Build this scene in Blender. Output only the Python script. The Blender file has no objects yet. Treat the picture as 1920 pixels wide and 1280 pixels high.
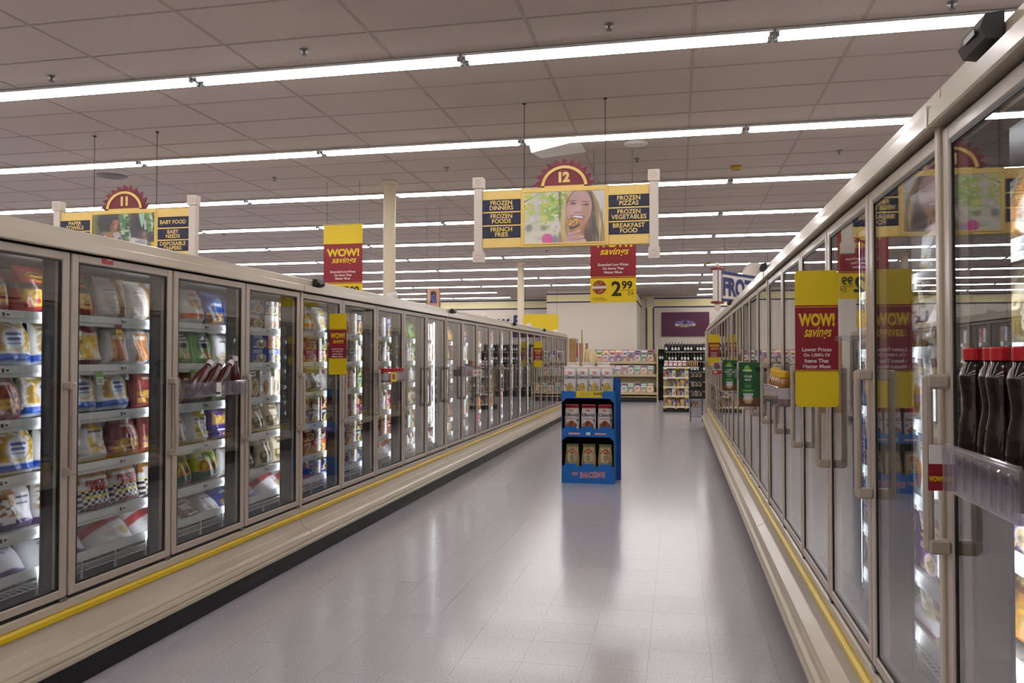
import bpy, math, random
import numpy as np
from mathutils import Vector, Matrix
random.seed(7)
R = math.radians
scene = bpy.context.scene
C = scene.collection

# ------------------------------------------------------------------ camera, world, exposure
cam_d = bpy.data.cameras.new('camera'); cam = bpy.data.objects.new('camera', cam_d); C.objects.link(cam)
cam.location = (0, 0, 1.5)
cam.rotation_euler = (R(90 + 1.154), 0, R(11.758))
cam_d.sensor_width = 36; cam_d.lens = 1489 / 1920 * 36; cam_d.clip_start = .02
scene.camera = cam
world = bpy.data.worlds.new('world'); scene.world = world; world.use_nodes = True
world.node_tree.nodes['Background'].inputs[0].default_value = (.6, .6, .65, 1)
world.node_tree.nodes['Background'].inputs[1].default_value = .02
scene.view_settings.view_transform = 'Standard'; scene.view_settings.look = 'None'
scene.view_settings.exposure = 0.0; scene.view_settings.gamma = 1.0
scene.view_settings.use_curve_mapping = False
TUBE = 17.5      # fluorescent tube radiance
LED = 11.0        # freezer mullion lamp radiance
cy = scene.cycles
cy.use_denoising = True
cy.max_bounces = 6; cy.diffuse_bounces = 3; cy.glossy_bounces = 3; cy.use_adaptive_sampling = True; cy.adaptive_threshold = .08; cy.adaptive_min_samples = 24; cy.transparent_max_bounces = 16
cy.sample_clamp_indirect = 6.0
cy.caustics_reflective = False; cy.caustics_refractive = False

# ------------------------------------------------------------------ helpers
def lin(c):
    return tuple(((x / 255 + .055) / 1.055) ** 2.4 if x / 255 > .04045 else x / 255 / 12.92 for x in c)
def lina(a):
    a = np.clip(np.asarray(a, float), 0, 255) / 255
    return np.where(a > .04045, ((a + .055) / 1.055) ** 2.4, a / 12.92)

class MB:
    def __init__(s): s.v = []; s.f = []; s.m = []; s.c = []; s.cur = 0; s.col = None
    def add(s, vs, fs):
        n = len(s.v); s.v += [tuple(v) for v in vs]
        s.c += [s.col] * len(vs)
        for f in fs: s.f.append(tuple(i + n for i in f)); s.m.append(s.cur)
        return s
    def box(s, x0, x1, y0, y1, z0, z1):
        return s.add([(x0,y0,z0),(x1,y0,z0),(x1,y1,z0),(x0,y1,z0),(x0,y0,z1),(x1,y0,z1),(x1,y1,z1),(x0,y1,z1)],
              [(0,3,2,1),(4,5,6,7),(0,1,5,4),(1,2,6,5),(2,3,7,6),(3,0,4,7)])
    def bbox(s, x0, x1, y0, y1, z0, z1, b):
        vs = []; idx = {}
        for i, (X, sx) in enumerate(((x0,1),(x1,-1))):
            for j, (Y, sy) in enumerate(((y0,1),(y1,-1))):
                for k, (Z, sz) in enumerate(((z0,1),(z1,-1))):
                    idx[i,j,k] = len(vs)
                    vs += [(X, Y+sy*b, Z+sz*b), (X+sx*b, Y, Z+sz*b), (X+sx*b, Y+sy*b, Z)]
        fs = []
        q = lambda i,j,k,a: idx[i,j,k] + a
        cyc = [(0,0),(1,0),(1,1),(0,1)]
        fs.append([q(0,a,b_,0) for a, b_ in [(0,0),(0,1),(1,1),(1,0)]]); fs.append([q(1,a,b_,0) for a, b_ in cyc])
        fs.append([q(a,0,b_,1) for a, b_ in cyc]); fs.append([q(a,1,b_,1) for a, b_ in [(0,0),(0,1),(1,1),(1,0)]])
        fs.append([q(a,b_,0,2) for a, b_ in [(0,0),(0,1),(1,1),(1,0)]]); fs.append([q(a,b_,1,2) for a, b_ in cyc])
        for a in (0,1):
            for b_ in (0,1):
                f = [q(0,a,b_,1), q(1,a,b_,1), q(1,a,b_,2), q(0,a,b_,2)]; fs.append(f if (a+b_)%2 else f[::-1])
                f = [q(a,0,b_,2), q(a,1,b_,2), q(a,1,b_,0), q(a,0,b_,0)]; fs.append(f if (a+b_)%2 else f[::-1])
                f = [q(a,b_,0,0), q(a,b_,1,0), q(a,b_,1,1), q(a,b_,0,1)]; fs.append(f if (a+b_)%2 else f[::-1])
        for i in (0,1):
            for j in (0,1):
                for k in (0,1):
                    f = [q(i,j,k,0), q(i,j,k,1), q(i,j,k,2)]; fs.append(f if (i+j+k)%2 else f[::-1])
        return s.add(vs, fs)
    def prism(s, pts, axis, t0, t1):
        # pts: 2d polygon in the two other axes (x: (y,z), y: (x,z), z: (x,y))
        n = len(pts)
        def P(p, t): return {'x': (t, p[0], p[1]), 'y': (p[0], t, p[1]), 'z': (p[0], p[1], t)}[axis]
        vs = [P(p, t0) for p in pts] + [P(p, t1) for p in pts]
        fs = [tuple(range(n))[::-1], tuple(range(n, 2*n))] + [(i, (i+1) % n, n + (i+1) % n, n + i) for i in range(n)]
        a = sum(pts[i][0]*pts[(i+1)%n][1] - pts[(i+1)%n][0]*pts[i][1] for i in range(n))
        flip = (a < 0) != (axis == 'y')
        if (t1 < t0): flip = not flip
        if flip: fs = [f[::-1] for f in fs]
        return s.add(vs, fs)
    def cyl(s, p0, p1, r0, r1=None, n=10, caps=True):
        r1 = r0 if r1 is None else r1
        p0 = Vector(p0); p1 = Vector(p1); d = (p1 - p0).normalized()
        a = d.orthogonal().normalized(); b = d.cross(a)
        vs = []
        for p, r in ((p0, r0), (p1, r1)):
            for i in range(n):
                t = 2*math.pi*i/n; vs.append(p + (a*math.cos(t) + b*math.sin(t))*r)
        fs = [(i, (i+1) % n, n + (i+1) % n, n + i) for i in range(n)]
        if caps: fs += [tuple(range(n))[::-1], tuple(range(n, 2*n))]
        return s.add(vs, fs)
    def lathe(s, prof, n=14, o=(0,0,0), cap=True):
        vs = []; fs = []
        for r, z in prof:
            for i in range(n):
                t = 2*math.pi*i/n; vs.append((o[0]+r*math.cos(t), o[1]+r*math.sin(t), o[2]+z))
        for k in range(len(prof)-1):
            for i in range(n):
                j = (i+1) % n; fs.append((k*n+i, k*n+j, (k+1)*n+j, (k+1)*n+i))
        if cap: fs += [tuple(range(n))[::-1], tuple(range((len(prof)-1)*n, len(prof)*n))]
        return s.add(vs, fs)
    def sphere(s, c, r, n=12, m=7, sc=(1,1,1)):
        pr = [(max(1e-4, math.sin(math.pi*k/m)), -math.cos(math.pi*k/m)) for k in range(m+1)]
        k0 = len(s.v); s.lathe(pr, n)
        for i in range(k0, len(s.v)):
            x, y, z = s.v[i]; s.v[i] = (c[0]+x*r*sc[0], c[1]+y*r*sc[1], c[2]+z*r*sc[2])
        return s
    def mesh(s, name, mats, smooth=False, flipx=False):
        me = bpy.data.meshes.new(name)
        v = [(-x, y, z) for x, y, z in s.v] if flipx else s.v
        f = [t[::-1] for t in s.f] if flipx else s.f
        me.from_pydata(v, [], f)
        if not isinstance(mats, (list, tuple)): mats = [mats]
        for m in mats: me.materials.append(M[m])
        if len(mats) > 1: me.polygons.foreach_set('material_index', s.m)
        if smooth: me.polygons.foreach_set('use_smooth', [True]*len(f))
        if any(c is not None for c in s.c):
            at = me.color_attributes.new('Col', 'FLOAT_COLOR', 'POINT')
            a = np.ones((len(v), 4)); a[:, :3] = [lin(c) if c is not None else (1,1,1) for c in s.c]
            at.data.foreach_set('color', a.ravel())
        me.update()
        return me
    def build(s, name, mats, parent=None, loc=(0,0,0), rot=(0,0,0), smooth=False, flipx=False):
        return put(name, s.mesh(name, mats, smooth, flipx), parent, loc, rot)

def put(name, me, parent=None, loc=(0,0,0), rot=(0,0,0)):
    o = bpy.data.objects.new(name, me); C.objects.link(o)
    o.location = loc; o.rotation_euler = rot
    if parent is not None: o.parent = parent
    return o
def empty(name, loc=(0,0,0), rot=(0,0,0)):
    o = bpy.data.objects.new(name, None); C.objects.link(o); o.location = loc; o.rotation_euler = rot
    o.empty_display_size = .1
    return o
def tag(o, label=None, cat=None, group=None, kind=None):
    if label: o['label'] = label
    if cat: o['category'] = cat
    if group: o['group'] = group
    if kind: o['kind'] = kind
    return o
ORD = ['first','second','third','fourth','fifth','sixth','seventh','eighth','ninth','tenth','eleventh','twelfth','thirteenth','fourteenth','fifteenth','sixteenth','seventeenth','eighteenth','nineteenth','twentieth']

# ------------------------------------------------------------------ materials
M = {}
def mat(name, col=(200,200,200), rough=.5, metal=0, spec=.5, coat=0, vc=False, emit=0, ecol=None, noise=None, bump=None, alpha=None):
    m = bpy.data.materials.new(name); m.use_nodes = True; nt = m.node_tree; N = nt.nodes; L = nt.links
    b = N['Principled BSDF']
    b.inputs['Base Color'].default_value = (*lin(col), 1); b.inputs['Roughness'].default_value = rough
    b.inputs['Metallic'].default_value = metal; b.inputs['Specular IOR Level'].default_value = spec
    b.inputs['Coat Weight'].default_value = coat; b.inputs['Coat Roughness'].default_value = .12
    if vc:
        a = N.new('ShaderNodeVertexColor'); a.layer_name = 'Col'; L.new(a.outputs['Color'], b.inputs['Base Color'])
    tc = None
    if noise or bump:
        tc = N.new('ShaderNodeTexCoord')
    if noise:   # (scale, amount, second colour)
        n = N.new('ShaderNodeTexNoise'); n.inputs['Scale'].default_value = noise[0]; n.inputs['Detail'].default_value = 6
        L.new(tc.outputs['Object'], n.inputs['Vector'])
        r = N.new('ShaderNodeValToRGB'); r.color_ramp.elements[0].position = .5 - noise[1]; r.color_ramp.elements[1].position = .5 + noise[1]
        r.color_ramp.elements[0].color = (*lin(noise[2]), 1); r.color_ramp.elements[1].color = (*lin(col), 1)
        L.new(n.outputs['Fac'], r.inputs[0]); L.new(r.outputs[0], b.inputs['Base Color'])
    if bump:    # (scale, strength)
        n = N.new('ShaderNodeTexNoise'); n.inputs['Scale'].default_value = bump[0]; n.inputs['Detail'].default_value = 4
        L.new(tc.outputs['Object'], n.inputs['Vector'])
        bp = N.new('ShaderNodeBump'); bp.inputs['Strength'].default_value = bump[1]; bp.inputs['Distance'].default_value = .01
        L.new(n.outputs['Fac'], bp.inputs['Height']); L.new(bp.outputs[0], b.inputs['Normal'])
    if emit:
        b.inputs['Emission Color'].default_value = (*lin(ecol or col), 1); b.inputs['Emission Strength'].default_value = emit
    M[name] = m; return m
def glassmat(name, f0, tint, dif=0.0, dcol=(200,200,210), rough=0.0):
    m = bpy.data.materials.new(name); m.use_nodes = True; nt = m.node_tree; N = nt.nodes; L = nt.links
    N.remove(N['Principled BSDF']); out = N['Material Output']
    g = N.new('ShaderNodeNewGeometry'); d = N.new('ShaderNodeVectorMath'); d.operation = 'DOT_PRODUCT'
    L.new(g.outputs['Normal'], d.inputs[0]); L.new(g.outputs['Incoming'], d.inputs[1])
    a = N.new('ShaderNodeMath'); a.operation = 'ABSOLUTE'; L.new(d.outputs['Value'], a.inputs[0])
    s = N.new('ShaderNodeMath'); s.operation = 'SUBTRACT'; s.inputs[0].default_value = 1; L.new(a.outputs[0], s.inputs[1])
    p = N.new('ShaderNodeMath'); p.operation = 'POWER'; p.inputs[1].default_value = 5; L.new(s.outputs[0], p.inputs[0])
    k = N.new('ShaderNodeMath'); k.operation = 'MULTIPLY_ADD'; k.inputs[1].default_value = 1 - f0; k.inputs[2].default_value = f0; L.new(p.outputs[0], k.inputs[0])
    t = N.new('ShaderNodeBsdfTransparent'); t.inputs[0].default_value = (*tint, 1)
    gl = N.new('ShaderNodeBsdfGlossy'); gl.inputs['Roughness'].default_value = rough; gl.inputs[0].default_value = (.95, .95, .95, 1)
    mx = N.new('ShaderNodeMixShader'); L.new(k.outputs[0], mx.inputs[0])
    base = t.outputs[0]
    if dif:
        df = N.new('ShaderNodeBsdfDiffuse'); df.inputs[0].default_value = (*lin(dcol), 1)
        m2 = N.new('ShaderNodeMixShader'); m2.inputs[0].default_value = dif; L.new(t.outputs[0], m2.inputs[1]); L.new(df.outputs[0], m2.inputs[2]); base = m2.outputs[0]
    L.new(base, mx.inputs[1]); L.new(gl.outputs[0], mx.inputs[2]); L.new(mx.outputs[0], out.inputs[0])
    M[name] = m
mat('enamel', (202,189,168), .28, coat=.25)
mat('enamel_door', (188,174,160), .32, coat=.2)
mat('bumper_plastic', (202,189,166), .35)
mat('yellow_trim', (232,196,0), .35)
mat('black_rubber', (18,17,18), .6)
mat('kick_black', (12,12,13), .5)
mat('gasket', (22,20,22), .5)
mat('mullion_dark', (74,69,70), .35)
mat('liner_white', (222,224,226), .45)
mat('shelf_white', (216,219,216), .4)
mat('led', (255,255,255), .5, emit=LED, ecol=(240,246,255))
mat('tube', (255,255,255), .5, emit=TUBE, ecol=(255,250,250))
mat('fixture_white', (240,240,238), .4)
mat('ceiling_tile', (202,192,184), .95, spec=.1, noise=(40,.25,(194,184,176)), bump=(160,.25))
mat('ceiling_grid', (172,162,154), .8)
mat('floor_tile', (206,196,200), .16, spec=.5, coat=.35)
mat('floor_joint', (168,160,163), .35)
mat('print', vc=True, rough=.45)
mat('print_gloss', vc=True, rough=.22, coat=.3)
mat('bag', vc=True, rough=.28, coat=.25, bump=(26,.6))
mat('cardboard', vc=True, rough=.6)
mat('cream_plastic', (224,212,200), .5)
mat('sign_yellow', (246,212,124), .5)
mat('maroon', (122,26,46), .45)
mat('navy', (24,28,62), .45)
mat('wire_dark', (40,36,36), .5, metal=.4)
mat('metal_grey', (120,118,118), .35, metal=.8)
mat('black', (16,16,18), .5)
mat('white', (238,236,234), .5)
mat('red', (186,20,30), .35)
mat('wow_yellow', (232,200,6), .45)
mat('wow_red', (142,22,40), .45)
mat('column_cream', (226,212,184), .5)
mat('wall_cream', (226,216,202), .8, bump=(3,.05))
mat('wall_band', (238,226,176), .8)
mat('wall_navy', (44,52,104), .7)
mat('purple_board', (92,38,70), .6)
mat('blue_board', (0,104,190), .5)
mat('blue_board_dark', (0,84,160), .5)
mat('board_inside', (30,22,18), .8)
mat('shelf_metal', (186,170,130), .4)
mat('wood_tan', (168,134,84), .6, noise=(9,.2,(146,112,66)))
mat('sack', (222,202,150), .7, bump=(30,.4))
mat('brass', (178,150,60), .4, metal=.5)
mat('syrup', (30,12,14), .12, coat=.6)
mat('sauce', (78,22,22), .2, coat=.4)
mat('honey', (150,98,26), .15, coat=.5)
mat('cap_white', (236,224,224), .4)
mat('cap_red', (184,14,30), .35)
mat('cap_yellow', (226,178,30), .4)
mat('bottle_dark', (22,26,22), .15, coat=.4)
mat('bottle_green', (60,76,30), .2, coat=.3)
glassmat('glass', .09, (.93,.94,.94))
glassmat('clear_plastic', .09, (.93,.92,.95), .10, (205,198,212), .05)

# floor: fine specks and wax unevenness
def floor_nodes():
    m = M['floor_tile']; nt = m.node_tree; N = nt.nodes; L = nt.links; b = N['Principled BSDF']
    g = N.new('ShaderNodeNewGeometry')
    n1 = N.new('ShaderNodeTexNoise'); n1.inputs['Scale'].default_value = 90; n1.inputs['Detail'].default_value = 3
    L.new(g.outputs['Position'], n1.inputs['Vector'])
    r = N.new('ShaderNodeValToRGB'); e = r.color_ramp.elements
    e[0].position = .30; e[0].color = (*lin((184,179,186)), 1); e[1].position = .46; e[1].color = (*lin((208,204,212)), 1)
    x = r.color_ramp.elements.new(.70); x.color = (*lin((213,210,218)), 1)
    L.new(n1.outputs['Fac'], r.inputs[0]); L.new(r.outputs[0], b.inputs['Base Color'])
    b.inputs['Roughness'].default_value = .21
floor_nodes()

# ------------------------------------------------------------------ text outlines and painted prints
_tc = {}
def text2d(s, bold=.0, shear=0.0, sp=1.0):
    k = (s, bold, shear, sp)
    if k not in _tc:
        cu = bpy.data.curves.new('t', 'FONT'); cu.body = s; cu.offset = bold; cu.shear = shear; cu.space_character = sp
        cu.resolution_u = 3; cu.align_x = 'CENTER'; cu.space_line = .85
        ob = bpy.data.objects.new('t', cu); me = ob.to_mesh()
        v = np.array([x.co[:2] for x in me.vertices]) if len(me.vertices) else np.zeros((0, 2)); f = [tuple(p.vertices) for p in me.polygons]
        ob.to_mesh_clear(); bpy.data.objects.remove(ob); bpy.data.curves.remove(cu)
        if len(v): v = v - (v.max(0) + v.min(0)) / 2
        _tc[k] = (v, f)
    return _tc[k]
def add_text(mb, s, cx, cz, w=None, h=None, y=-.001, bold=.0, shear=0, sp=1.0, surf=None, rot=0, thick=0, fx=1):
    """lettering in the xz plane facing -y, fitted to width w and/or height h"""
    v, f = text2d(s, bold, shear, sp)
    if not len(v): return
    ex = v.max(0) - v.min(0)
    sx = (w / ex[0]) if w else None; sz = (h / ex[1]) if h else None
    sx = sx or sz; sz = sz or sx
    P = v * [sx, sz]
    if rot:
        c_, s_ = math.cos(rot), math.sin(rot); P = np.stack([P[:,0]*c_ - P[:,1]*s_, P[:,0]*s_ + P[:,1]*c_], 1)
    P = P + [cx, cz]
    vs = [(x, (surf(x, z) if surf else 0) + y, z) for x, z in P]
    mb.add(vs, f)
    if thick:
        pass
_rng = np.random.default_rng(5)
def vnoise(U, V, sx, sy, seed):
    r = np.random.default_rng(seed); g = r.random((sy + 2, sx + 2))
    x = np.clip(U, 0, 1)*sx; y = np.clip(V, 0, 1)*sy; xi = x.astype(int); yi = y.astype(int); fx = x-xi; fy = y-yi
    fx = fx*fx*(3-2*fx); fy = fy*fy*(3-2*fy)
    return (g[yi,xi]*(1-fx)+g[yi,xi+1]*fx)*(1-fy)+(g[yi+1,xi]*(1-fx)+g[yi+1,xi+1]*fx)*fy
def sm(x, a, b):
    t = np.clip((x-a)/(b-a), 0, 1); return t*t*(3-2*t)
class Paint:
    def __init__(s, U, V, base): s.U = U; s.V = V; s.c = np.zeros(U.shape+(3,)) + np.array(base, float)
    def mix(s, mask, col): s.c = s.c*(1-mask[...,None]) + np.array(col, float)*mask[...,None]; return s
    def ell(s, cx, cy_, rx, ry, col, e=.15, a=1, rot=0):
        du = s.U-cx; dv = s.V-cy_
        if rot: du, dv = du*math.cos(rot)+dv*math.sin(rot), -du*math.sin(rot)+dv*math.cos(rot)
        d = np.sqrt((du/rx)**2+(dv/ry)**2); return s.mix(a*(1-sm(d, 1-e, 1+e)), col)
    def band(s, v0, v1, col, e=.01, a=1): return s.mix(a*sm(s.V, v0-e, v0+e)*(1-sm(s.V, v1-e, v1+e)), col)
    def vband(s, u0, u1, col, e=.01, a=1): return s.mix(a*sm(s.U, u0-e, u0+e)*(1-sm(s.U, u1-e, u1+e)), col)
    def rect(s, u0, u1, v0, v1, col, e=.008, a=1):
        return s.mix(a*sm(s.V, v0-e, v0+e)*(1-sm(s.V, v1-e, v1+e))*sm(s.U, u0-e, u0+e)*(1-sm(s.U, u1-e, u1+e)), col)
    def noise(s, sx, sy, seed, col, t0, t1, mask=None):
        m = sm(vnoise(s.U, s.V, sx, sy, seed), t0, t1); m = m if mask is None else m*mask; return s.mix(m, col)
    def poly(s, pts, col, e=.01, a=1):
        ins = np.zeros(s.U.shape, bool); dm = np.full(s.U.shape, 9.)
        for (x0,y0),(x1,y1) in zip(pts, pts[1:]+pts[:1]):
            if y0 != y1: ins ^= ((s.V > min(y0,y1)) & (s.V <= max(y0,y1)) & (s.U < x0+(s.V-y0)*(x1-x0)/(y1-y0)))
            dx, dy = x1-x0, y1-y0; l2 = dx*dx+dy*dy+1e-12; t = np.clip(((s.U-x0)*dx+(s.V-y0)*dy)/l2, 0, 1)
            dm = np.minimum(dm, np.hypot(s.U-x0-t*dx, s.V-y0-t*dy))
        return s.mix(a*sm(np.where(ins, dm, -dm), -e, e), col)
def set_cols(me, cols):
    at = me.color_attributes.new('Col', 'FLOAT_COLOR', 'POINT')
    a = np.ones((len(me.vertices), 4)); a[:, :3] = lina(cols.reshape(-1, 3)); at.data.foreach_set('color', a.ravel())
def print_mesh(name, x0, x1, z0, z1, y, nx, ny, fn, material='print'):
    U, V = np.meshgrid(np.linspace(0,1,nx+1), np.linspace(0,1,ny+1))
    co = np.stack([x0+(x1-x0)*U, np.full_like(U, y), z0+(z1-z0)*V], -1).reshape(-1,3)
    k = np.arange(ny)[:,None]*(nx+1)+np.arange(nx)[None,:]; k = k.ravel()
    f = np.stack([k, k+1, k+nx+2, k+nx+1], 1)
    me = bpy.data.meshes.new(name); me.from_pydata(co.tolist(), [], f.tolist()); me.materials.append(M[material])
    set_cols(me, fn(U, V).reshape(-1,3)); me.update(); return me

# ================================================================== STRUCTURE
XL, XR, YN, YF, ZC = -17.2, 8.6, -6.5, 33.2, 4.02
fl = MB().box(XL, XR, YN, YF, -.06, -.0012).build('floor', 'floor_joint'); tag(fl, 'pale waxed vinyl tile floor of the store', 'floor', kind='structure')
T = .305; GAP = .0004
def tile_mesh():
    h = T/2 - GAP; b = .0005
    m = MB(); m.add([(-h,-h,-.0012),(h,-h,-.0012),(h,h,-.0012),(-h,h,-.0012),(-h+b,-h+b,0),(h-b,-h+b,0),(h-b,h-b,0),(-h+b,h-b,0)],
        [(4,5,6,7),(0,1,5,4),(1,2,6,5),(2,3,7,6),(3,0,4,7)])
    return m.mesh('floor_tile', 'floor_tile')
tm = tile_mesh()
cells = []
for i in range(int((XR-XL)/T)):
    for j in range(int((YF-YN)/T)):
        cells.append((-.148 + T*.5 + T*(i-56), YN + T*(j+.5)))
cells = [c for c in cells if XL+T/2 <= c[0] <= XR-T/2]
def inview(c):
    x, y = c
    if y < 2.6 or not (-2.85 < x < .75): return 1e9
    a = math.atan2(-x, y) - R(11.758)
    return math.hypot(x, y) if abs(a) < R(33.5) else 1e9
cells.sort(key=inview)
for c in cells[:300]: put('floor_tile', tm, fl, (c[0], c[1], 0))
mb = MB(); h = T/2 - GAP
for x, y in cells[300:]:
    mb.add([(x-h,y-h,0),(x+h,y-h,0),(x+h,y+h,0),(x-h,y+h,0)], [(0,1,2,3)])
tag(mb.build('floor_tile_field', 'floor_tile', fl), kind='stuff')

ce = MB().box(XL, XR, YN, YF, ZC+.03, ZC+.12).build('ceiling', 'ceiling_tile'); tag(ce, 'dropped ceiling of pale beige acoustic tiles in a grid', 'ceiling', kind='structure')
GX, GY = 1.235, .645
gx0 = -1.10 - GX*13; gy0 = 6.40 - GY*20
ct = MB().add([(-GX/2+.008,-GY/2+.008,.02),(GX/2-.008,-GY/2+.008,.02),(GX/2-.008,GY/2-.008,.02),(-GX/2+.008,GY/2-.008,.02),
               (-GX/2+.014,-GY/2+.014,0),(GX/2-.014,-GY/2+.014,0),(GX/2-.014,GY/2-.014,0),(-GX/2+.014,GY/2-.014,0)],
              [(4,7,6,5),(0,4,5,1),(1,5,6,2),(2,6,7,3),(3,7,4,0)]).mesh('ceiling_tile', 'ceiling_tile')
cells = []
nxc = int((XR-gx0)/GX); nyc = int((YF-gy0)/GY)
for i in range(nxc):
    for j in range(nyc):
        cells.append((gx0+GX*(i+.5), gy0+GY*(j+.5)))
def cview(c):
    x, y = c
    if y < 3.8: return 1e9
    a = math.atan2(-x, y) - R(11.758)
    return math.hypot(x, y) if abs(a) < R(36) else 1e9
cells.sort(key=cview)
SAG = min(cells, key=lambda c: abs(c[0]+1.70)+abs(c[1]-9.35))
for c in cells[:300]: put('ceiling_tile', ct, ce, (c[0], c[1], ZC))
mb = MB()
for x, y in cells[300:]:
    a = GX/2-.012; b = GY/2-.012
    mb.add([(x-a,y-b,ZC),(x+a,y-b,ZC),(x+a,y+b,ZC),(x-a,y+b,ZC)], [(3,2,1,0)])
tag(mb.build('ceiling_tile_field', 'ceiling_tile', ce), kind='stuff')
bx = MB().box(-.014,.014, YN, YF, 0, .012).mesh('grid_bar', 'ceiling_grid')
for i in range(nxc+1): put('grid_bar', bx, ce, (gx0+GX*i, 0, ZC-.004))
by = MB().box(XL, XR, -.009,.009, 0, .012).mesh('grid_bar', 'ceiling_grid')
for j in range(nyc+1): put('grid_bar', by, ce, (0, gy0+GY*j, ZC-.0035))
# the sagging tile beside the second light row
mb = MB()
A0,B0,A1,C1,D1,D0 = (-1.70,9.13,4.016),(-1.10,9.13,4.016),(-1.67,9.14,3.905),(-1.08,9.66,4.014),(-1.64,9.66,3.965),(-1.68,9.66,4.016)
mb.add([A0,B0,A1,C1,D1,D0], [(0,1,2),(2,1,3,4),(0,2,4,5),(4,3,5)])
o = mb.build('sagging_ceiling_tile', 'white'); tag(o, 'white ceiling tile hanging loose on one corner behind the second light row', 'ceiling tile')

def wall(name, x0, x1, y0, y1, label, z1=ZC+.02):
    o = MB().box(x0, x1, y0, y1, 0, z1).build(name, 'wall_cream'); tag(o, label, 'wall', kind='structure'); return o
wall('wall_left', XL-.15, XL, YN, YF, 'cream side wall far behind the left freezers')
wall('wall_right', XR, XR+.15, YN, YF, 'cream side wall far behind the right freezers')
wall('wall_front', XL-.15, XR+.15, YN-.15, YN, 'cream wall behind the photographer')
wb = wall('wall_back', XL-.15, XR+.15, YF, YF+.15, 'cream back wall with yellow band between navy stripes')
wp = wall('wall_projection', -4.82, -1.46, 29.6, YF-.01, 'cream boxed-out section of the back wall behind the magazines', ZC+.01)
def strip(parent, name, m, x0, x1, z0, z1, y, t=.02):
    MB().box(x0, x1, y-t, y, z0, z1).build(name, m, parent)
for x0, x1 in ((XL, -4.83), (-.93, XR)):
    strip(wb, 'cream_band', 'wall_band', x0, x1, 3.60, 3.90, YF)
    strip(wb, 'navy_stripe', 'wall_navy', x0, x1, 3.90, 3.95, YF, .03); strip(wb, 'navy_stripe', 'wall_navy', x0, x1, 3.55, 3.60, YF, .03)
strip(wp, 'cream_band', 'wall_band', -4.82, -1.46, 3.60, 3.86, 29.6)
strip(wp, 'navy_stripe', 'wall_navy', -4.83, -1.45, 3.86, 3.905, 29.6, .03); strip(wp, 'navy_stripe', 'wall_navy', -4.83, -1.45, 3.555, 3.60, 29.6, .03)
sd = MB().box(-1.47, -1.44, 29.6, YF-.02, 3.60, 3.86).build('cream_band', 'wall_band', wp)
MB().box(-1.47, -1.435, 29.6, YF-.02, 3.86, 3.905).build('navy_stripe', 'wall_navy', wp); MB().box(-1.47, -1.435, 29.6, YF-.02, 3.555, 3.60).build('navy_stripe', 'wall_navy', wp)
# vertical pilaster
strip(wb, 'pilaster', 'wall_band', -1.24, -.97, 0, 3.98, YF, .03)
for x in (-1.26, -.98): strip(wb, 'navy_stripe', 'wall_navy', x, x+.05, 0, 3.55, YF, .045)
strip(wb, 'pilaster_block', 'cream_plastic', -1.22, -.99, 3.62, 3.88, YF, .06)
def column(x, y, lab):
    o = empty('column', (x, y, 0)); tag(o, lab, 'column', 'round steel columns')
    MB().cyl((0,0,0), (0,0,ZC-.005), .088, n=24).build('shaft', 'column_cream', o, smooth=True)
    MB().lathe([(.088,ZC-.05),(.115,ZC-.045),(.115,ZC-.006)], 24).build('collar', 'column_cream', o)
column(-4.02, 10.72, 'cream round column right of the hanging savings banner behind the left freezers')
column(-4.05, 20.6, 'distant cream round column left of the yellow board')

# ------------------------------------------------------------------ ceiling lights
JX, RY, FL = 2.49, 2.58, 2.47
hs = MB()
hs.prism([(-.10,4.0155),(.10,4.0155),(.112,3.993),(.109,3.990),(.03,4.006),(-.03,4.006),(-.109,3.990),(-.112,3.993)], 'x', -FL/2, FL/2)
housing = hs.mesh('housing', 'fixture_white')
tb = MB().cyl((-FL/2+.034,0,0), (FL/2-.034,0,0), .0145, n=6).mesh('tube', 'tube', True)
sk = MB()
for x0, x1 in ((-FL/2, -FL/2+.03), (FL/2-.03, FL/2)): sk.bbox(x0, x1, -.075, -.035, 3.968, 4.004, .005); sk.bbox(x0, x1, .035, .075, 3.968, 4.004, .005)
sk.box(-FL/2, FL/2, -.012, .012, 3.992, 4.007)
socket = sk.mesh('lamp_holder', 'metal_grey')
for r in range(-4, 11):
    y = 6.40 + RY*r
    for k in range(-7, 4):
        x = .74 + JX*(k-.5)
        if x - FL/2 < XL or x + FL/2 > XR: continue
        if y > 29.3 and -6.1 < x < -.3: continue
        if r < 0: rn = ['row above the photographer','row just behind the photographer','second row behind the photographer','third row behind the photographer'][-r-1]
        else: rn = ORD[r] + ' row ahead'
        o = empty('fluorescent_light', (x, y, 0))
        tag(o, 'twin-tube fluorescent strip light, %s from the left, in the %s' % (ORD[k+7], rn), 'light', 'fluorescent strips on the ceiling')
        put('housing', housing, o); put('lamp_holder', socket, o)
        for s in (-1, 1): put('tube', tb, o, (0, s*.055, 3.986))

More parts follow.
